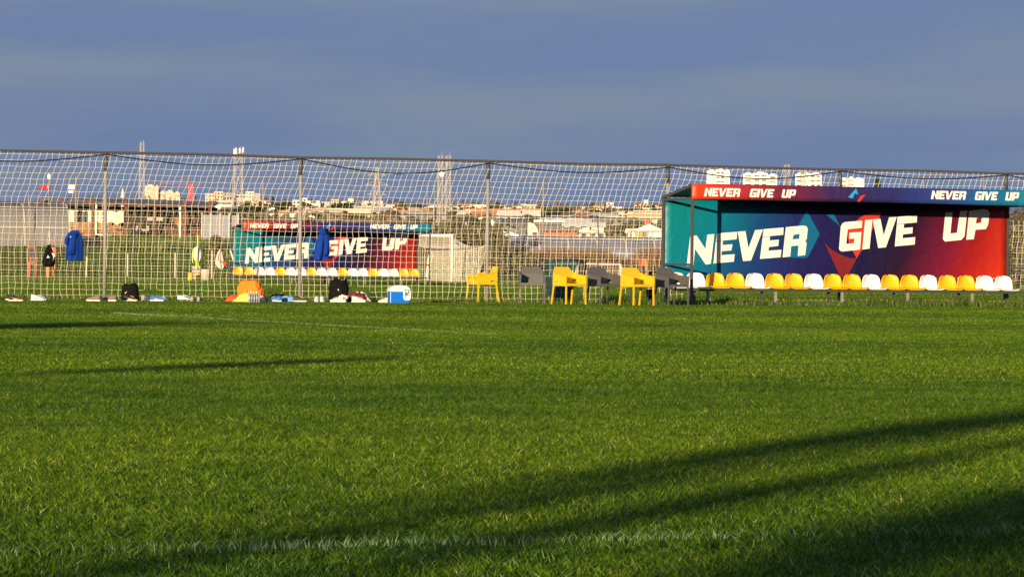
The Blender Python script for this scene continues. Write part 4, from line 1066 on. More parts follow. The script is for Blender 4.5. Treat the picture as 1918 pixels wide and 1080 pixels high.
t_ = thing('greenhouse', 'low grey plastic-sheeted greenhouse between the shed and the far dugout', 'greenhouse', (P(385, 470, 285).x, 285, T(P(385, 470, 285).x, 285)))
wq = (438-370)/ppm(285)
MB().box((wq/2-.3, 1.5, 1.2), (wq, 3, 2.5)).build('plastic_wall', M['tunnel_blue'], t_)
for i in range(5): MB().box((-.3 + wq*i/4, -.05, 1.25), (.08, .08, 2.7)).build('upright', M['steel_hoop'], t_)
MB().box((wq*.66, -.1, 3.0), (wq*.45, 1.6, .14)).build('awning', M['dark_roof'], t_)

# ------------------------------------------------------------------ open timber shed
SY = 300.; s_ = ppm(SY)
def SX(px): return (px-CX)/s_
zb = T(SX(230), SY)
t_ = thing('timber_shed', 'long open brown timber shed with a low grey roof behind the left net', 'shed', (SX(65), SY, zb))
W_ = SX(398)-SX(65); zz = lambda py, px=230: P(px, py, SY).z - zb
mb = MB()
pl = [(0, zz(383)), (1.0, zz(375)), (2.4, zz(373.5)), (5.2, zz(378.5)), (W_*.5, zz(381.5)), (W_, zz(386))]
for i in range(len(pl)-1):
    (xa, za), (xb, zc) = pl[i], pl[i+1]
    zr = .35 if i > 2 else .12
    mb.add([(xa, -1, za-.12), (xb, -1, zc-.12), (xb, 5, zc+zr), (xa, 5, za+zr), (xa, -1, za), (xb, -1, zc), (xb, 5, zc+zr+.14), (xa, 5, za+zr+.14)], [(3, 2, 1, 0), (4, 5, 6, 7), (0, 1, 5, 4), (2, 3, 7, 6), (1, 2, 6, 5), (3, 0, 4, 7)])
mb.build('roof', M['shed_roof'], t_)
for i in range(len(pl)-1): MB().bar((pl[i][0], -1.06, pl[i][1]-.08), (pl[i+1][0], -1.06, pl[i+1][1]-.06), .10).build('eaves_board', M['rust'], t_)
MB().box((W_/2, 5, 1.2), (W_, .15, 3.6)).build('back_wall', M['shed_dark'], t_)
for px in (72, 118, 175, 236, 290, 345, 393):
    x = SX(px)-SX(65); MB().box((x, -.7 if px > 200 else -.9, zz(400)/2+.4), (.24, .24, zz(392)+1.)).build('post', M['rust'], t_)
x0, x1 = SX(112)-SX(65), SX(200)-SX(65); z0_, z1_ = zz(432), zz(394)
MB().box(((x0+x1)/2, 2.2, (z0_+z1_)/2), (x1-x0, .2, z1_-z0_)).build('cream_wall', M['cream'], t_)
for px in (117, 137, 152, 172, 190):
    x = SX(px)-SX(65); MB().box((x, 2.06, zz(406)), (.42, .12, .85)).build('window', M['grey_wall'] if px in (117, 172) else M['window'], t_)
for i in range(7):
    MB().box(((SX(130)+SX(232))/2-SX(65), -.2 + random.uniform(-.03, .03), zz(419) - i*.165), (SX(232)-SX(130) + random.uniform(-.15, .15), .05, .14), m=Matrix.Rotation(R(random.uniform(-.5, .5)), 3, 'Y')).build('plank', M['plank'], t_)
for i in range(5):
    MB().box(((SX(292)+SX(378))/2-SX(65), .2, zz(425) - i*.19), (SX(378)-SX(292) + random.uniform(-.2, .2), .05, .13)).build('plank', M['rust'], t_)
rnd = random.Random(21)
# sheets and timber leaning in the shed, each a thing of its own
a = Vector((SX(201), SY-1.2, 0))
tag(MB().sheet(lambda u, v: (u*1.4, .08*math.sin(u*7+v*3), zb + zz(400) + .30*abs(math.sin(u*4.3+.5)) - (.9*0) - v*1.0 - .1*math.sin(u*6)*(1-v)), 12, 8, .02).build('tarpaulin', M['cream'], None, True, a), 'torn pale tarpaulin hanging under the shed roof right of the first fence post', 'tarpaulin')
for i in range(14):
    px = rnd.uniform(245, 372); py = rnd.uniform(405, 438); wd = rnd.uniform(.5, 1.5); hh = rnd.uniform(.25, .7)
    p = P(px, py, SY+rnd.uniform(.6, 2.2))
    mt_ = rnd.choice(['rust', 'plank', 'rust', 'grey_wall', 'shed_dark', 'shed_dark']); pos = 'left' if px < 285 else ('middle' if px < 330 else 'right')
    ht = 'upper' if py < 421 else 'lower'; lb = f"{'wide' if wd > 1 else 'narrow'} {'tall' if hh > .5 else 'low'} { {'rust': 'rust-brown', 'plank': 'orange-brown', 'grey_wall': 'grey', 'shed_dark': 'dark'}[mt_]} board stored in the {ht} {pos} of the open shed"
    tag(MB().box((0, 0, 0), (wd, .3, hh), rz=rnd.uniform(-.3, .3)).build('stored_board', M[mt_], None, False, p), lb, 'board', 'clutter stored in the timber shed')
p = P(172, 446, 290); t_ = thing('water_tank', 'cream funnel-shaped tank on the bank below the shed', 'tank', (p.x, p.y, p.z))
MB().loft([ring(0, 0, z, q, q*.8, 16) for z, q in ((0, .75), (-.06, .72), (-.12, .6), (-.5, .42), (-.85, .2))]).build('body', M['cream'], t_, True)
MB().tube([(0, 0, -.8), (0, 0, -1.6)], .12, 8).build('leg', M['grey_wall'], t_)
p0 = P(180, 440, 289); t_ = thing('pipe_frame', 'white pipe frame standing before the plank wall of the shed', 'frame', (p0.x, p0.y, p0.z))
hh = 57/ppm(289)
MB().tube([(0, 0, 0), (0, 0, hh)], .075, 8).build('upright', M['goal_white'], t_)
MB().tube([(0, 0, .05), (1.2, 0, -.03), (1.2, 0, -.75)], .05, 8).build('low_rail', M['goal_white'], t_)
for z in (hh*.62, hh*.5): MB().tube([(0, 0, z), (1.0, 0, z)], .05, 6).build('rail', M['goal_white'], t_)
p0 = P(337, 457, 288); tag(MB().tube([(0, 0, -1), (0, 0, 70/ppm(288))], .085, 8).build('white_post', M['goal_white'], None, True, p0), 'tall white post before the open right bay of the shed', 'post')
p0 = P(387, 463, 287); tag(MB().tube([(0, 0, -1), (0, 0, 51/ppm(287))], .06, 8).build('white_post', M['goal_white'], None, True, p0), 'slim white post beside the grey plastic greenhouse', 'post')
# flag and lamps over the shed
def pole(name, label, cat, px, ptop, Y, r, m, zbase=None):
    p = P(px, ptop, Y); zb_ = T(p.x, Y) - .3
    t_ = thing(name, label, cat, (p.x, Y, zb_))
    MB().tube([(0, 0, 0), (0, 0, p.z-zb_)], r, 8).build('pole', M[m], t_, True)
    return t_, p.z - zb_
t_, h = pole('flag_pole', 'red flag with a white crescent and star flying above the shed roof', 'flag', 93, 342, 296, .045, 'rust')
k = 1/ppm(296)
def fl(u, v): return (-u*17*k, .12*math.sin(u*6), h - .05 - v*(10 - 3*u)*k - u*6.0*k - .05*math.sin(u*5))
fo = MB().sheet(fl, 14, 6, .012).build('flag', M['flag_red'], t_, True)
def on_flag(u, v, t2): q = fl(u, v); return (q[0], q[1] - .03 - t2, q[2])
cres = [(.30 + .13*math.cos(a), .5 + .26*math.sin(a)) for a in [R(40 + 280*i/14) for i in range(15)]] + [(.325 + .10*math.cos(a), .5 + .20*math.sin(a)) for a in [R(320 - 280*i/14) for i in range(15)]]
MB().prism([cres], on_flag, .006).build('crescent', M['white_print'], fo)
star = [(.53 + (.075 if i % 2 == 0 else .03)*math.cos(R(180+36*i)), .5 + (.15 if i % 2 == 0 else .06)*math.sin(R(180+36*i))) for i in range(10)]
MB().prism([star], on_flag, .006).build('star', M['white_print'], fo)
t_, h = pole('globe_lamp', 'white globe lamp on a thin pole just above the red flag', 'lamp', 92, 335, 290, .04, 'galv')
MB().loft([ring(0, 0, h + .18 + .24*math.sin(a), .17*math.cos(a)+.001, .17*math.cos(a)+.001, 14) for a in [R(-88 + 176*i/10) for i in range(11)]]).build('globe', M['lamp_white'], t_, True)
t_, h = pole('floodlight_pole', 'wooden pole carrying two white floodlight panels above the shed', 'floodlight', 142.5, 330, 255, .055, 'wood_pole')
MB().box((-.28, -.1, h - .75), (.42, .12, .34), m=Matrix.Rotation(R(-12), 3, 'X')).build('lamp_panel', M['lamp_white'], t_)
MB().box((-.34, -.1, h - 1.08), (.30, .12, .18), m=Matrix.Rotation(R(-12), 3, 'X')).build('lamp_panel', M['lamp_white'], t_)
MB().bar((-.1, 0, h-1.0), (.0, 0, h-1.4), .06).build('bracket', M['rust'], t_)
pole('thin_pole', 'short thin pole over the left polytunnel', 'pole', 54, 362, 262, .05, 'galv')
pole('utility_pole', 'grey utility pole rising left of the second fence post above the far dugout', 'pole', 493, 338, 420, .10, 'galv')
pole('utility_pole', 'bare pole between the second post and the lattice pylon', 'pole', 614, 392, 300, .07, 'wood_pole')
pole('utility_pole', 'thin dark pole left of the double lattice tower', 'pole', 800.5, 343, 380, .055, 'wood_pole')
pole('utility_pole', 'thin grey pole touching the double lattice tower', 'pole', 814, 344, 392, .06, 'galv')
pole('utility_pole', 'thin dark pole right of the double lattice tower', 'pole', 857, 360, 400, .05, 'wood_pole')
pole('utility_pole', 'wooden utility pole above the cream curved roof in the middle', 'pole', 1018, 338, 330, .08, 'wood_pole')
pole('utility_pole', 'brown utility pole above the right half of the dugout fascia', 'pole', 1730, 330, 360, .08, 'wood_pole')
pole('utility_pole', 'thin brown pole above the right-hand lettering of the dugout fascia', 'pole', 1843, 327, 380, .06, 'wood_pole')

# ------------------------------------------------------------------ lattice masts
def lattice(name, label, px, ptop, Y, wb, wt, m='mast', bays=None, arms=(), zbot=None, th=.1, spike=True):
    th *= .5
    p = P(px, ptop, Y); zb_ = T(p.x, Y) - .5; H = p.z - zb_
    t_ = thing(name, label, 'mast', (p.x, Y, zb_), R(15))
    n = bays or max(6, int(H/((wb+wt)/2)/1.25)); cs = ((-1, -1), (1, -1), (1, 1), (-1, 1))
    W = lambda s: (wb + (wt-wb)*s)/2
    for a, b_ in cs: MB().bar((a*W(0), b_*W(0), 0), (a*W(1), b_*W(1), H), th*1.3).build('leg', M[m], t_)
    mb = MB()
    for i in range(n):
        s0_, s1_ = i/n, (i+1)/n
        for q in range(4):
            a, b_ = cs[q], cs[(q+1) % 4]
            mb.bar((a[0]*W(s0_), a[1]*W(s0_), H*s0_), (b_[0]*W(s1_), b_[1]*W(s1_), H*s1_), th*.8)
            mb.bar((b_[0]*W(s0_), b_[1]*W(s0_), H*s0_), (a[0]*W(s1_), a[1]*W(s1_), H*s1_), th*.8)
            mb.bar((a[0]*W(s1_), a[1]*W(s1_), H*s1_), (b_[0]*W(s1_), b_[1]*W(s1_), H*s1_), th*.7)
    mb.build('bracing', M[m], t_)
    for z, L in arms:
        mb = MB(); mb.bar((-L, 0, H-z), (L, 0, H-z), th); mb.bar((-L, 0, H-z), (0, 0, H-z+L*.35), th*.7); mb.bar((L, 0, H-z), (0, 0, H-z+L*.35), th*.7)
        mb.build('cross_arm', M[m], t_)
    if spike: MB().tube([(W(1), W(1), H-.5), (W(1), W(1), H+.6)], th*.5, 5).build('antenna', M[m], t_)
    return t_, H
lattice('lattice_mast', 'slim pale lattice mast right of the first fence post', 266, 266, 900, 1.5, .8, th=.14)
t_, H = lattice('lattice_mast', 'tall lattice mast with aerials left of the second fence post', 446, 280, 620, 1.75, 1.15, th=.13)
for i in range(5): MB().box((random.uniform(-.8, .8), -.6, H - .3 - random.uniform(-.4, .8)), (.22, .14, .9)).build('aerial', M['lamp_white'], t_)
lattice('power_pylon', 'power pylon with three pairs of cross arms above the far dugout', 706, 313, 1000, 2.8, .5, th=.24, arms=((2.2, 2.6), (4.8, 3.2), (7.4, 2.7)), spike=False)
t_, H = lattice('lattice_tower', 'left leg tower of the pair of pale lattice towers near the third fence post', 825, 292, 520, .75, .55, th=.09)
MB().tube([(.1, -.3, H-2.6), (.1, -.55, H-2.6)], .35, 14).build('dish', M['lamp_white'], t_)
lattice('lattice_tower', 'right leg tower of the pair of pale lattice towers near the third fence post', 839.5, 292, 520, .75, .55, th=.09)
mb = MB(); a = P(825, 292, 520); b_ = P(839.5, 292, 520)
for i in range(9):
    z = a.z - 1.2 - i*1.25; mb.bar((a.x+.3, 520, z), (b_.x-.3, 520, z - 1.1*(-1)**i), .06)
tag(mb.build('tower_bracing', M['mast']), 'crossed pale bracing joining the pair of lattice towers', 'bracing')
lattice('lattice_mast', 'lattice mast between the pale tower blocks above the red fascia', 1474, 309, 1300, 3.0, 1.5, th=.2)
lattice('lattice_mast', 'second lattice mast against the third tower block above the fascia', 1505, 318, 1350, 2.6, 1.6, th=.2)
p = P(358, 345, 1400); zb_ = T(p.x, 1400); t_ = thing('tower_crane', 'red tower crane with a long jib above the shed roof', 'crane', (p.x, 1400, zb_)); H = p.z - zb_
mb = MB()
for a, b_ in ((-1, -1), (1, -1), (1, 1), (-1, 1)): mb.bar((a*.8, b_*.8, 0), (a*.8, b_*.8, H), .35)
n = 16
for i in range(n): mb.bar((-.8, -.8, H*i/n), (.8, -.8, H*(i+1)/n), .25)
mb.build('mast', M['red_paint'], t_)
mb = MB(); mb.bar((-12, 0, H+.3), (3.5, 0, H-.2), .35); mb.bar((-12, 0, H+.3), (0, 0, H+2.2), .15); mb.bar((0, 0, H-.2), (0, 0, H+2.2), .3); mb.build('jib', M['dark_red_print'], t_)

# ------------------------------------------------------------------ houses
unit = MB().box((0, 0, 0), (1, 1, 1)).mesh('window', M['window']); 
UN = {}
def unit_mesh(m, nm):
    if (m, nm) not in UN: UN[(m, nm)] = MB().box((0, 0, 0), (1, 1, 1)).mesh(nm, M[m])
    return UN[(m, nm)]
def house(px0, px1, ptop, pbase, Y, label, wall='white_wall', roof='white_roof', kind_='flat', cols=3, rows=1, depth=None, yaw=0., group=None, name='house', cat='house', win=.55, balc=False, roof_h=None, parapet=True):
    k = ppm(Y); cxp = (px0+px1)/2; pb = P(cxp, pbase, Y); pt = P(cxp, ptop, Y); wd = (px1-px0)/k
    dp = depth or wd*.7
    z0 = min(pb.z, T(pb.x, Y+dp)) - 1.0; H = pt.z - pb.z
    t_ = thing(name, label, cat, (pb.x, Y, pb.z), yaw, group)
    rh = roof_h if roof_h is not None else (H*.35 if kind_ in ('gable', 'hip', 'side') else .25)
    wh = H - rh if kind_ != 'flat' else H - .25
    MB().box((0, dp/2, (wh + (z0-pb.z))/2), (wd, dp, wh - (z0-pb.z))).build('wall', M[wall], t_)
    e = .35
    if kind_ == 'flat':
        MB().box((0, dp/2, wh + .125), (wd + 2*e, dp + 2*e, .25)).build('roof', M[roof], t_)
    else:
        mb = MB(); x = wd/2 + e; ya, yb = -e, dp + e; ov = .12
        if kind_ == 'gable':                    # gable towards us
            mb.add([(-x, ya, wh-ov), (x, ya, wh-ov), (0, ya, wh+rh), (-x, yb, wh-ov), (x, yb, wh-ov), (0, yb, wh+rh)], [(0, 2, 5, 3), (2, 1, 4, 5), (0, 3, 4, 1)])
            mb2 = MB().add([(-wd/2, 0, wh-.02), (wd/2, 0, wh-.02), (0, 0, wh+rh-.12), (-wd/2, .2, wh-.02), (wd/2, .2, wh-.02), (0, .2, wh+rh-.12)], [(0, 1, 2), (3, 5, 4), (0, 2, 5, 3), (1, 4, 5, 2), (0, 3, 4, 1)])
            for f in list(mb2.f): pass
            mb2.v = [(a, b_ - e - .02, c) for a, b_, c in mb2.v]; mb2.build('gable', M[wall], t_)
        else:
            q = 0 if kind_ == 'side' else min(x*.6, dp*.5)
            ym = dp/2
            mb.add([(-x, ya, wh-ov), (x, ya, wh-ov), (x, yb, wh-ov), (-x, yb, wh-ov), (-x+q, ym, wh+rh), (x-q, ym, wh+rh)], [(0, 1, 5, 4), (1, 2, 5), (2, 3, 4, 5), (3, 0, 4), (0, 3, 2, 1)])
        mb.build('roof', M[roof], t_)
    wm = unit_mesh('window', 'window')
    for r_ in range(rows):
        for c in range(cols):
            x = -wd/2 + wd*(c+.5)/cols; z = wh*(r_+.5)/rows
            part(wm, 'window', t_, (x, -.03, z), (wd/cols*win, .16, wh/rows*.5))
    if balc:
        bm_ = unit_mesh(wall, 'balcony')
        for r_ in range(rows): part(bm_, 'balcony', t_, (wd*.18*(1 if r_ % 2 else -1)*0 - wd*.2, -.7, wh*r_/rows + wh/rows*.22), (wd*.34, 1.3, wh/rows*.30))
    return t_
# tower blocks above the dugout
def block(segs, Y, label, wall='white_wall'):
    """segs: (px0, px1, ptop, style)"""
    k = ppm(Y); c = (segs[0][0]+segs[-1][1])/2; p = P(c, 400, Y); zb_ = T(p.x, Y)
    t_ = thing('tower_block', label, 'tower block', (p.x, Y, zb_), R(-4), 'tower blocks on the skyline')
    for i, (a, b_, pt, st) in enumerate(segs):
        x0, x1 = (a-c)/k, (b_-c)/k; H = P((a+b_)/2, pt, Y).z - zb_; yo = (i % 2)*.9
        MB().box(((x0+x1)/2, 6+yo, H/2), (x1-x0-.02, 12, H)).build('wall', M[wall], t_)
        fl_ = 4.4; z = H - 3; n = 0
        while z > H*.35 and n < 9:
            if st == 'b':
                part(unit_mesh(wall, 'balcony'), 'balcony', t_, ((x0+x1)/2, -.5+yo, z-.7), ((x1-x0)*.7, 1.3, .9))
                part(unit_mesh('window', 'window'), 'window', t_, ((x0+x1)/2, yo-.05, z+.35), ((x1-x0)*.6, .2, 1.5))
            elif st == 'w':
                for q in (-.24, .24): part(unit_mesh('window', 'window'), 'window', t_, ((x0+x1)/2 + q*(x1-x0), yo-.05, z), ((x1-x0)*.34, .2, 1.5))
            elif n % 2 == 0:
                part(unit_mesh('window', 'window'), 'window', t_, ((x0+x1)/2 + .1*(x1-x0), yo-.05, z), (.9, .2, 1.2))
            z -= fl_; n += 1
        MB().box(((x0+x1)/2, 6+yo, H+.4), ((x1-x0)*.5, 4, 1.6)).build('roof_box', M[wall], t_)
block([(1323, 1340, 320, 's'), (1340, 1357, 318.5, 'w'), (1357, 1366, 320, 's')], 3700, 'pale tower block above the left end of the dugout fascia')
block([(1391, 1410, 325, 'b'), (1410, 1437, 324, 'w'), (1438, 1455, 327.5, 'b')], 3800, 'pale tower block with a lower wing, second from the dugout front post')
block([(1489, 1504, 326, 'b'), (1505, 1516, 325, 's'), (1516, 1538, 325, 'w')], 3700, 'pale tower block beside the lattice mast above the fascia')
block([(1570, 1588, 335, 'b'), (1589, 1598, 332.5, 'w'), (1598, 1618, 335, 's')], 3900, 'lowest pale tower block above the blue and red logo on the fascia')
block([(271, 288, 347.5, 'b'), (288, 296, 349, 's')], 3500, 'peach tower block with balconies rising behind the shed roof', 'pink_wall')
block([(298, 309, 359, 'w'), (309, 324, 358, 's'), (324, 337, 361, 'w')], 3600, 'long grey apartment block behind the shed roof right of the peach tower', 'beige_wall')
p = P(230, 360, 900); t_ = thing('minaret', 'short cream minaret poking over the shed roof', 'minaret', (p.x, 900, T(p.x, 900)))
h = p.z - T(p.x, 900); MB().loft([ring(0, 0, z, q, q, 12) for z, q in ((0, .5), (h-1.2, .42), (h-1.1, .6), (h-.9, .6), (h-.85, .36), (h, .34), (h+1.2, .02))]).build('shaft', M['cream'], t_, True)

HS = [
 (384, 402, 362, 386, 1500, 'pink apartment house with stepped terraces right of the red crane', 'pink_wall', 'pink_wall', 'flat', 3, 3),
 (401, 418, 358.5, 378, 1520, 'taller pink apartment house left of the aerial mast', 'pink_wall', 'pink_wall', 'flat', 3, 3),
 (419, 440, 361, 374, 1600, 'mauve low block between two pink apartment houses', 'grey_wall', 'grey_wall', 'flat', 4, 2),
 (443, 466, 364, 380, 1500, 'pink block standing behind the aerial mast', 'pink_wall', 'pink_wall', 'flat', 4, 2),
 (460, 476, 358.5, 384, 1460, 'cream apartment house just right of the aerial mast', 'cream', 'pink_wall', 'flat', 3, 4),
 (475, 487, 362, 378, 1500, 'small pink block right of the cream apartment house', 'pink_wall', 'pink_wall', 'flat', 2, 3),
 (407, 441, 376.5, 388, 1150, 'long white modern house with a flat overhanging roof', 'grey_wall', 'white_roof', 'flat', 5, 1),
 (412, 446, 390, 404, 800, 'long low house with a pale roof edge above the grey greenhouse', 'beige_wall', 'white_roof', 'flat', 5, 1),
 (473, 484, 372, 396, 1200, 'brown brick house beside the white slab house', 'beige_wall', 'grey_wall', 'flat', 2, 4),
 (484, 497.5, 377.5, 396, 1150, 'white slab house with a column of dark openings', 'white_wall', 'white_roof', 'flat', 2, 3),
 (512, 547, 387.5, 393, 1250, 'long white single-storey house left of the second fence post', 'grey_wall', 'white_roof', 'flat', 6, 1),
 (548, 561, 374.5, 391, 1250, 'white villa with a projecting roof left of the second fence post', 'white_wall', 'white_roof', 'flat', 2, 2),
 (566, 574, 370.5, 391, 1240, 'narrow white tower house right of the second fence post', 'white_wall', 'white_roof', 'flat', 1, 3),
 (574, 598, 376, 391, 1270, 'white colonnaded house with tall dark openings', 'white_wall', 'white_roof', 'flat', 3, 1),
 (602, 618, 377, 393, 1300, 'low grey house with dark glazing', 'grey_wall', 'dark_roof', 'flat', 3, 2),
 (620, 634, 373, 394, 1280, 'beige apartment house with a top floor loggia', 'beige_wall', 'beige_wall', 'flat', 3, 3),
 (634, 652, 377, 394, 1290, 'beige house with framed windows beside the loggia house', 'beige_wall', 'white_roof', 'flat', 3, 2),
 (652, 662, 371.5, 388, 1300, 'tall cream slab with one dark slot', 'cream', 'cream', 'flat', 1, 1),
 (655, 664, 388, 395, 1200, 'small white house under the tall cream slab', 'white_wall', 'white_roof', 'side', 2, 1),
 (666, 680, 388, 396, 1150, 'small white gabled house left of the power pylon', 'white_wall', 'white_roof', 'hip', 3, 1),
 (684, 696, 391, 399, 1000, 'small cream house left of the power pylon foot', 'cream', 'white_roof', 'hip', 2, 1),
 (707, 716, 381, 400, 1050, 'narrow cream house behind the power pylon', 'cream', 'cream', 'flat', 1, 2),
 (721, 735, 384.5, 393, 1100, 'pink house with a white roof line left of the peach villa', 'pink_wall', 'white_roof', 'flat', 3, 1),
 (731, 761, 387, 401, 950, 'large peach villa with two bays of windows', 'pink_wall', 'orange_tile', 'hip', 5, 2),
 (729, 757, 403, 414, 620, 'peach house half hidden behind the far net rail', 'pink_wall', 'orange_tile', 'side', 4, 1),
 (788, 800, 389, 394, 1150, 'flat white house left of the double lattice tower', 'white_wall', 'white_roof', 'flat', 3, 1),
 (801, 812, 386.5, 397, 1100, 'white house touching the double lattice tower', 'white_wall', 'white_roof', 'flat', 2, 2),
 (843, 866, 392, 400, 1000, 'low pink house right of the double lattice tower', 'pink_wall', 'orange_tile', 'side', 4, 1),
 (882, 914, 383.5, 396, 1050, 'large white villa left of the third fence post', 'white_wall', 'white_roof', 'flat', 6, 2),
 (941, 957, 387.5, 395, 1100, 'cream house right of the third fence post', 'cream', 'white_roof', 'flat', 3, 1),
 (961, 978, 387, 396, 1080, 'pale peach house with plain walls right of the third fence post', 'pink_wall', 'white_roof', 'flat', 2, 1),
 (983, 1006, 383, 395, 1100, 'two-storey house with long white balcony lines', 'beige_wall', 'white_roof', 'flat', 4, 2),
 (1036, 1050, 384.5, 391, 1150, 'small house with a rust red roof on the ridge', 'beige_wall', 'red_tile', 'hip', 2, 1),
 (1083, 1098, 386.5, 393, 1000, 'white house with a shallow roof above the large white hall', 'white_wall', 'white_roof', 'hip', 3, 1),
 (1110, 1134, 380, 388, 1100, 'long cream villa on the ridge above the red house', 'cream', 'orange_tile', 'hip', 5, 1),
 (1108, 1133, 387.5, 393, 950, 'long low red-walled house below the cream villa', 'red_tile', 'red_tile', 'side', 4, 1),
 (1136, 1149, 379.5, 386, 1150, 'white house on the ridge right of the cream villa', 'white_wall', 'white_roof', 'flat', 3, 1),
 (1145, 1165, 387, 396, 900, 'white cube house with three big windows', 'white_wall', 'white_roof', 'flat', 3, 1),
 (1187, 1206, 378.5, 385, 1100, 'pink-roofed house on the ridge near the dugout', 'beige_wall', 'red_tile', 'hip', 3, 1),
 (1206, 1214, 374.5, 383, 1150, 'tallest white house on the ridge near the dugout', 'white_wall', 'white_roof', 'flat', 2, 2),
 (1216, 1242, 381, 391, 1000, 'long white terrace on the ridge touching the dugout', 'white_wall', 'orange_tile', 'side', 5, 1),
 (1204, 1219, 389, 397, 900, 'cream house below the ridge near the dugout', 'cream', 'white_roof', 'flat', 3, 1),
 (1085, 1134, 429, 446, 380, 'peach farmhouse with a low pitched roof behind the long polytunnel', 'cream', 'cream', 'gable', 3, 1),
 (1176, 1206, 428, 447, 430, 'small white house with a white umbrella-like roof beside the gabled hall', 'white_wall', 'white_roof', 'side', 2, 1),
]
for row in HS:
    a = list(row); a[4] = solveY((a[0]+a[1])/2, a[3]) if a[4] >= 600 else a[4]; house(a[0], a[1], a[2], a[3], a[4], a[5], a[6], a[7], a[8], a[9], a[10], yaw=R(random.uniform(-8, 8)), balc=(a[10] >= 3))
# white gabled hall by the dugout
t_ = house(1184, 1246, 417, 447, 400, 'white gabled hall with olive shutters and a light blue door beside the dugout', 'white_wall', 'orange_tile', 'gable', 0, 0, name='gabled_hall', cat='hall', roof_h=.85)
k = ppm(400)
for px, wd, m, nm in ((1193, .5, 'olive_shutter', 'shutter'), (1207, .45, 'window', 'window'), (1211, .28, 'olive_shutter', 'shutter'), (1218, .5, 'blue_door', 'door'), (1201, .35, 'olive_shutter', 'shutter')):
    part(unit_mesh(m, nm), nm, t_, ((px-1215)/k, -.03, .42), (wd, .14, .62))
tag(MB().box((0, 0, 0), (10/ppm(480), .8, 11/ppm(480))).build('roof_tank', M['red_paint'], None, False, P(1212, 415, 480), bevel=.02), 'red box-shaped tank standing behind the gabled white hall', 'tank')
# big white hall in the middle
t_ = house(1040, 1104, 409, 427, 460, 'large white hall with a long pale roof in the middle of the view', 'white_wall', 'white_roof', 'side', 3, 1, name='white_hall', cat='hall', roof_h=.85, depth=7)
house(1062, 1092, 404, 410, 475, 'pale gabled ridge behind the large white hall', 'white_wall', 'white_roof', 'gable', 0, 0, depth=5)
house(1108, 1130, 416, 427, 452, 'white lean-to roof beside the large white hall', 'white_wall', 'white_roof', 'side', 0, 0, depth=3, roof_h=.5)
house(1005, 1052, 412, 432, 440, 'dark glazed shed left of the large white hall', 'dark_roof', 'white_roof', 'flat', 6, 2, win=.8, depth=5)
house(1015, 1085, 425, 437, 420, 'dark red low shed in front of the large white hall', 'red_tile', 'dark_roof', 'flat', 5, 1, win=.7, depth=3)
house(930, 985, 408, 430, 470, 'dark blue-roofed shed right of the third fence post', 'dark_roof', 'dark_roof', 'side', 4, 1, depth=6)
p = P(999, 436, 400); k = ppm(400)
t_ = thing('curved_shed', 'cream shed end with a curved quarter-round top in the middle', 'shed', (p.x, 400, p.z))
pr = [(-10, 0), (-10, 24)] + [(-9 + 18*math.sin(a), 4 + 21*math.cos(a)) for a in [R(8 + 82*i/8) for i in range(9)]] + [(9, 0)]
MB().prism([[(a/k, b_/k) for a, b_ in pr]], lambda x, z, t2: (x, t2, z - .3), 5).build('wall', M['cream'], t_)
MB().box((2/k, -.03, -.1), (9/k, .08, 6/k)).build('door', M['rust'], t_)
# white polycarbonate slopes among the shrubs
for i, (px0, px1, pa, pb, Y) in enumerate(((920, 945, 411, 428, 330), (872, 884, 415, 430, 320), (945, 972, 430, 440, 325))):
    a = P(px0, pa, Y); b_ = P(px1, pb, Y)
    tag(MB().add([(a.x, Y, a.z), (b_.x, Y, b_.z), (b_.x + .1, Y+2.5, b_.z+.4), (a.x+.1, Y+2.5, a.z+.4), (a.x, Y, a.z-.5), (b_.x, Y, b_.z-.35), (b_.x+.1, Y+2.5, b_.z), (a.x+.1, Y+2.5, a.z-.1)], [(0, 1, 2, 3), (7, 6, 5, 4), (0, 4, 5, 1), (1, 5, 6, 2), (2, 6, 7, 3), (3, 7, 4, 0)]).build('lean_to_roof', M['white_roof']),
        ('white sloping lean-to roof just right of the third fence post', 'small white sloping roof among the shrubs left of the third post', 'lower white sloping roof among the shrubs right of the third post')[i], 'roof')

# small houses scattered over the hillside
rnd = random.Random(31); n = 0
walls = ['white_wall', 'cream', 'pink_wall', 'beige_wall', 'white_wall', 'grey_wall']; roofs = ['white_roof', 'orange_tile', 'red_tile', 'white_roof', 'grey_wall']
taken = [(a[0], a[1]) for a in HS]
def short(l):
    for k_ in (' left of', ' right of', ' beside', ' with', ' behind', ' above', ' under', ' touching', ' between', ' on the', ' below', ' near', ' half'):
        i_ = l.find(k_)
        if i_ > 0: l = l[:i_]
    return l
def near_house(px, py):
    q = min(HS, key=lambda a: abs((a[0]+a[1])/2 - px) + 1.5*abs((a[2]+a[3])/2 - py))
    dx, dy = px - (q[0]+q[1])/2, py - (q[2]+q[3])/2
    return (('right of' if dx > 0 else 'left of') if abs(dx) > abs(dy)*1.2 else ('below' if dy > 0 else 'above')) + ' the ' + short(q[5])
def hidden(px, py):
    return (435 < px < 808 and py > 412) or py > 438
SEENL = {}
def uniq(l, *alts):
    for c_ in (l,) + alts:
        if c_ not in SEENL: SEENL[c_] = 1; return c_
    return l
WN = dict(white_wall='white', cream='cream', pink_wall='pinkish', beige_wall='beige', grey_wall='grey'); RN = dict(white_roof='pale', orange_tile='orange', red_tile='red', grey_wall='grey')
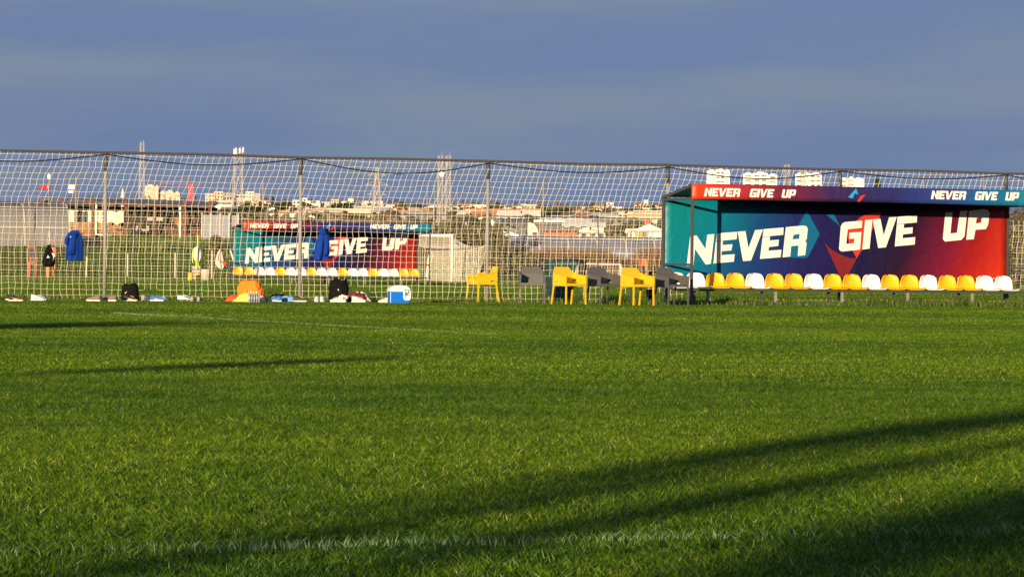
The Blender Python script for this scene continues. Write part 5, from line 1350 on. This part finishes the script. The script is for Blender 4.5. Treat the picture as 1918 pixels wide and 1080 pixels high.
while n < 112:
    Y = 1/rnd.uniform(1/3200, 1/950); px = rnd.uniform(395, 1240)
    x = (px-CX)/F*Y; z = T(x, Y); k = ppm(Y)
    wd = rnd.uniform(7, 15); hh = rnd.uniform(2.6, 5.)
    hor = 494 + .0108*px; base = hor - (z-EYE)*k
    wl, rf, kd = rnd.choice(walls), rnd.choice(roofs), rnd.choice(['flat', 'hip', 'side', 'flat']); nw, yw = rnd.randint(2, 3), rnd.uniform(-.5, .5)
    if hidden(px, base - hh*k): continue
    nh = near_house(px, base - hh*k/2); rl = 'flat' if kd == 'flat' else 'pitched'
    lb = uniq(f'small {WN[wl]} house with {RN[rf]} roof {nh}', f'small {WN[wl]} house with {rl} {RN[rf]} roof {nh}')
    house(px - wd*k/2, px + wd*k/2, base - hh*k, base, Y, lb, wl, rf, kd, nw, 1, yaw=yw, group='small houses scattered on the hillside')
    n += 1

# ------------------------------------------------------------------ trees, shrubs and scrub
cms = [crown_mesh('crown', M['leaf_olive'], 1.0, .8, 1500, .20, 61+i, 18, .9) for i in range(3)]
cds = [crown_mesh('crown', M['leaf_dark'], 1.0, .85, 1300, .24, 71+i, 16, 1.1) for i in range(3)]
cys = crown_mesh('crown', M['leaf_dark'], .32, 1.0, 900, .16, 81, 16, 1.0, .5)
tms = [trunk_mesh('trunk', 1.0, .06, 91+i, 4, .5) for i in range(3)]
rnd = random.Random(41)
SHL = ['olive shrub right of the far goal, behind its net', 'taller olive shrub between the far goal and the third fence post', 'broad shrub just left of the third fence post', 'low shrub behind the far goal post', 'broad shrub just right of the third fence post', 'low shrub between the third post and the green bin', 'shrub above the farthest yellow chair, right of the third post', 'tall back shrub rising behind the third fence post', 'tall back shrub under the double lattice tower', 'lowest shrub at the left end of the dry reeds', 'tall back shrub above the far goal crossbar']
SHR = [(858, 436, 515, 222), (880, 420, 515, 232), (902, 428, 515, 218), (842, 452, 515, 214), (930, 440, 516, 225), (952, 452, 515, 215), (975, 458, 516, 222), (918, 415, 500, 240), (868, 410, 500, 244), (990, 466, 516, 214), (835, 420, 500, 240)]
for i, (px, pt, pb, Y) in enumerate(SHR):
    g = at_ground(px, Y); h = (P(px, pt, Y).z - g.z)
    tree('olive_shrub', SHL[i], 'shrub', g, cms[i % 3], tms[i % 3], (h*.42, h*.42, h*.56), rnd.uniform(0, 6), 'shrubs beyond the far goal')
for i, (px, pt, Y) in enumerate(((1893, 405, 225), (1910, 420, 215), (1925, 400, 232), (1900, 450, 205), (1880, 455, 210))):
    g = at_ground(px, Y); h = (P(px, pt, Y).z - g.z)
    tree('olive_shrub', ('tall olive shrub past the right end of the dugout', 'low olive shrub at the far right edge behind the net', 'tallest olive shrub behind the net past the dugout', 'small front shrub past the dugout end', 'small shrub partly behind the red end of the dugout banner')[i], 'shrub', g, cms[i % 3], tms[i % 3], (h*.42, h*.42, h*.56), rnd.uniform(0, 6), 'shrubs past the right end of the dugout')
for i, (px, pt, Y) in enumerate(((250, 448, 272), (275, 452, 270), (305, 446, 272), (330, 455, 268), (352, 450, 270), (412, 440, 268), (425, 452, 262), (400, 450, 258), (225, 452, 272))):
    g = at_ground(px, Y); h = max(.7, P(px, pt, Y).z - g.z)
    tree('weed_bush', ('weedy bush on the bank right of the first fence post', 'weedy bush on the bank below the shed plank wall', 'weedy bush on the bank below the middle of the shed', 'weedy bush on the bank beside the tall white post', 'weedy bush above the white bag with lime cords', 'weedy bush behind the bag with a red patch', 'weedy bush touching the far dugout teal side', 'weedy bush before the grey plastic greenhouse', 'weedy bush on the bank beside the cream tank')[i], 'shrub', g, cms[i % 3], tms[i % 3], (h*.75, h*.6, h*.55), rnd.uniform(0, 6), 'low bushes before the timber shed')
g = at_ground(1645, 700); h = P(1645, 325, 700).z - g.z
tree('cypress', 'slim dark cypress above the middle of the dugout fascia', 'tree', g, cys, tms[0], (h*.32, h*.32, h*.5))
i = 0
while i < 100:
    px = rnd.uniform(385, 1245); Y = rnd.choice([rnd.uniform(400, 800), 1/rnd.uniform(1/3200, 1/800), 1/rnd.uniform(1/3200, 1/800)]); x = (px-CX)/F*Y
    h = rnd.uniform(3.5, 7) if Y > 900 else rnd.uniform(2.5, 4.5); s = (h*.45*rnd.uniform(.8, 1.4),)*2 + (h*.45,)
    hor = 494 + .0108*px; py = hor - (T(x, Y) + h*.5 - EYE)*ppm(Y)
    if hidden(px, py) or (Y < 560 and 975 < px): continue
    i += 1; nh = near_house(px, py)
    if rnd.random() < .12: tree('cypress', uniq('dark pointed cypress ' + nh, 'slim cypress ' + nh), 'tree', (x, Y, T(x, Y)-.3), cys, tms[i % 3], (h*.5, h*.5, h*.62), rnd.uniform(0, 6), 'cypresses on the hillside')
    else:
        j = i % 5; cn = 'dark green' if j < 3 else 'olive'; sz = 'large' if h*ppm(Y) > 42 else 'small'
        tree('hillside_tree', uniq(f'{sz} {cn} tree {nh}', f'{cn} round tree {nh}', f'{sz} bushy {cn} tree {nh}'), 'tree', (x, Y, T(x, Y)-.3), (cds + cms)[j], tms[i % 3], s, rnd.uniform(0, 6), 'round trees on the hillside')
mb = MB(); rnd = random.Random(43)
for i in range(7500):
    Y = 1/rnd.uniform(1/3250, 1/300) if i % 3 else rnd.uniform(900, 3290); x = rnd.uniform(-.115, .15)*Y; z = T(x, Y); s = rnd.uniform(.7, 1.8)*(1 + Y/1500);
    if Y < 500 and x*F/Y + CX > 925: continue
    q = noise.noise(Vector((x*.02, Y*.02, 0)))
    tt = max(0, min(1, .45 + q*.6 + rnd.uniform(-.25, .25)))
    for j in range(8):
        p = Vector((x + rnd.gauss(0, .8)*s, Y + rnd.gauss(0, .6)*s, z + abs(rnd.gauss(0, .5))*s)); a = Vector((rnd.gauss(0, 1), rnd.gauss(0, 1), rnd.gauss(0, .6))).normalized(); b_ = a.cross(Vector((rnd.gauss(0, 1), rnd.gauss(0, 1), rnd.gauss(0, 1)))).normalized(); l = s*rnd.uniform(.3, .7)
        o = len(mb.v); mb.v += [tuple(p-a*l*.5), tuple(p+b_*l*.4), tuple(p+a*l*.5), tuple(p-b_*l*.4)]; mb.f.append((o, o+1, o+2, o+3)); mb.t += [tt]*4
kind(mb.build('hillside_scrub', M['scrub']), 'stuff')
mb = MB()
for i in range(9000):
    px = rnd.uniform(955, 1330); Y = rnd.uniform(222, 240); g = at_ground(px, Y)
    h = rnd.uniform(.8, 1.75)*(.85 + .4*noise.noise(Vector((g.x*.5, 1, 2)))); blade(mb, g.x, g.y, g.z, h, rnd.uniform(.04, .10), rnd.uniform(0, 6.28), h*rnd.uniform(.05, .45), rnd.uniform(0, 6.28), rnd.random())
for i in range(2500):
    px = rnd.uniform(1860, 1960); Y = rnd.uniform(208, 222); g = at_ground(px, Y); h = rnd.uniform(.6, 1.6)
    blade(mb, g.x, g.y, g.z, h, rnd.uniform(.04, .10), rnd.uniform(0, 6.28), h*rnd.uniform(.05, .45), rnd.uniform(0, 6.28), rnd.random())
kind(mb.build('dry_reeds', M['reed']), 'stuff')
mb = MB()
for i in range(7000):
    px = rnd.uniform(195, 440); Y = rnd.uniform(258, 286); g = at_ground(px, Y); h = rnd.uniform(.2, .9)
    blade(mb, g.x, g.y, g.z, h, rnd.uniform(.05, .12), rnd.uniform(0, 6.28), h*rnd.uniform(.05, .6), rnd.uniform(0, 6.28), rnd.random())
kind(mb.build('bank_weeds', M['weed']), 'stuff')
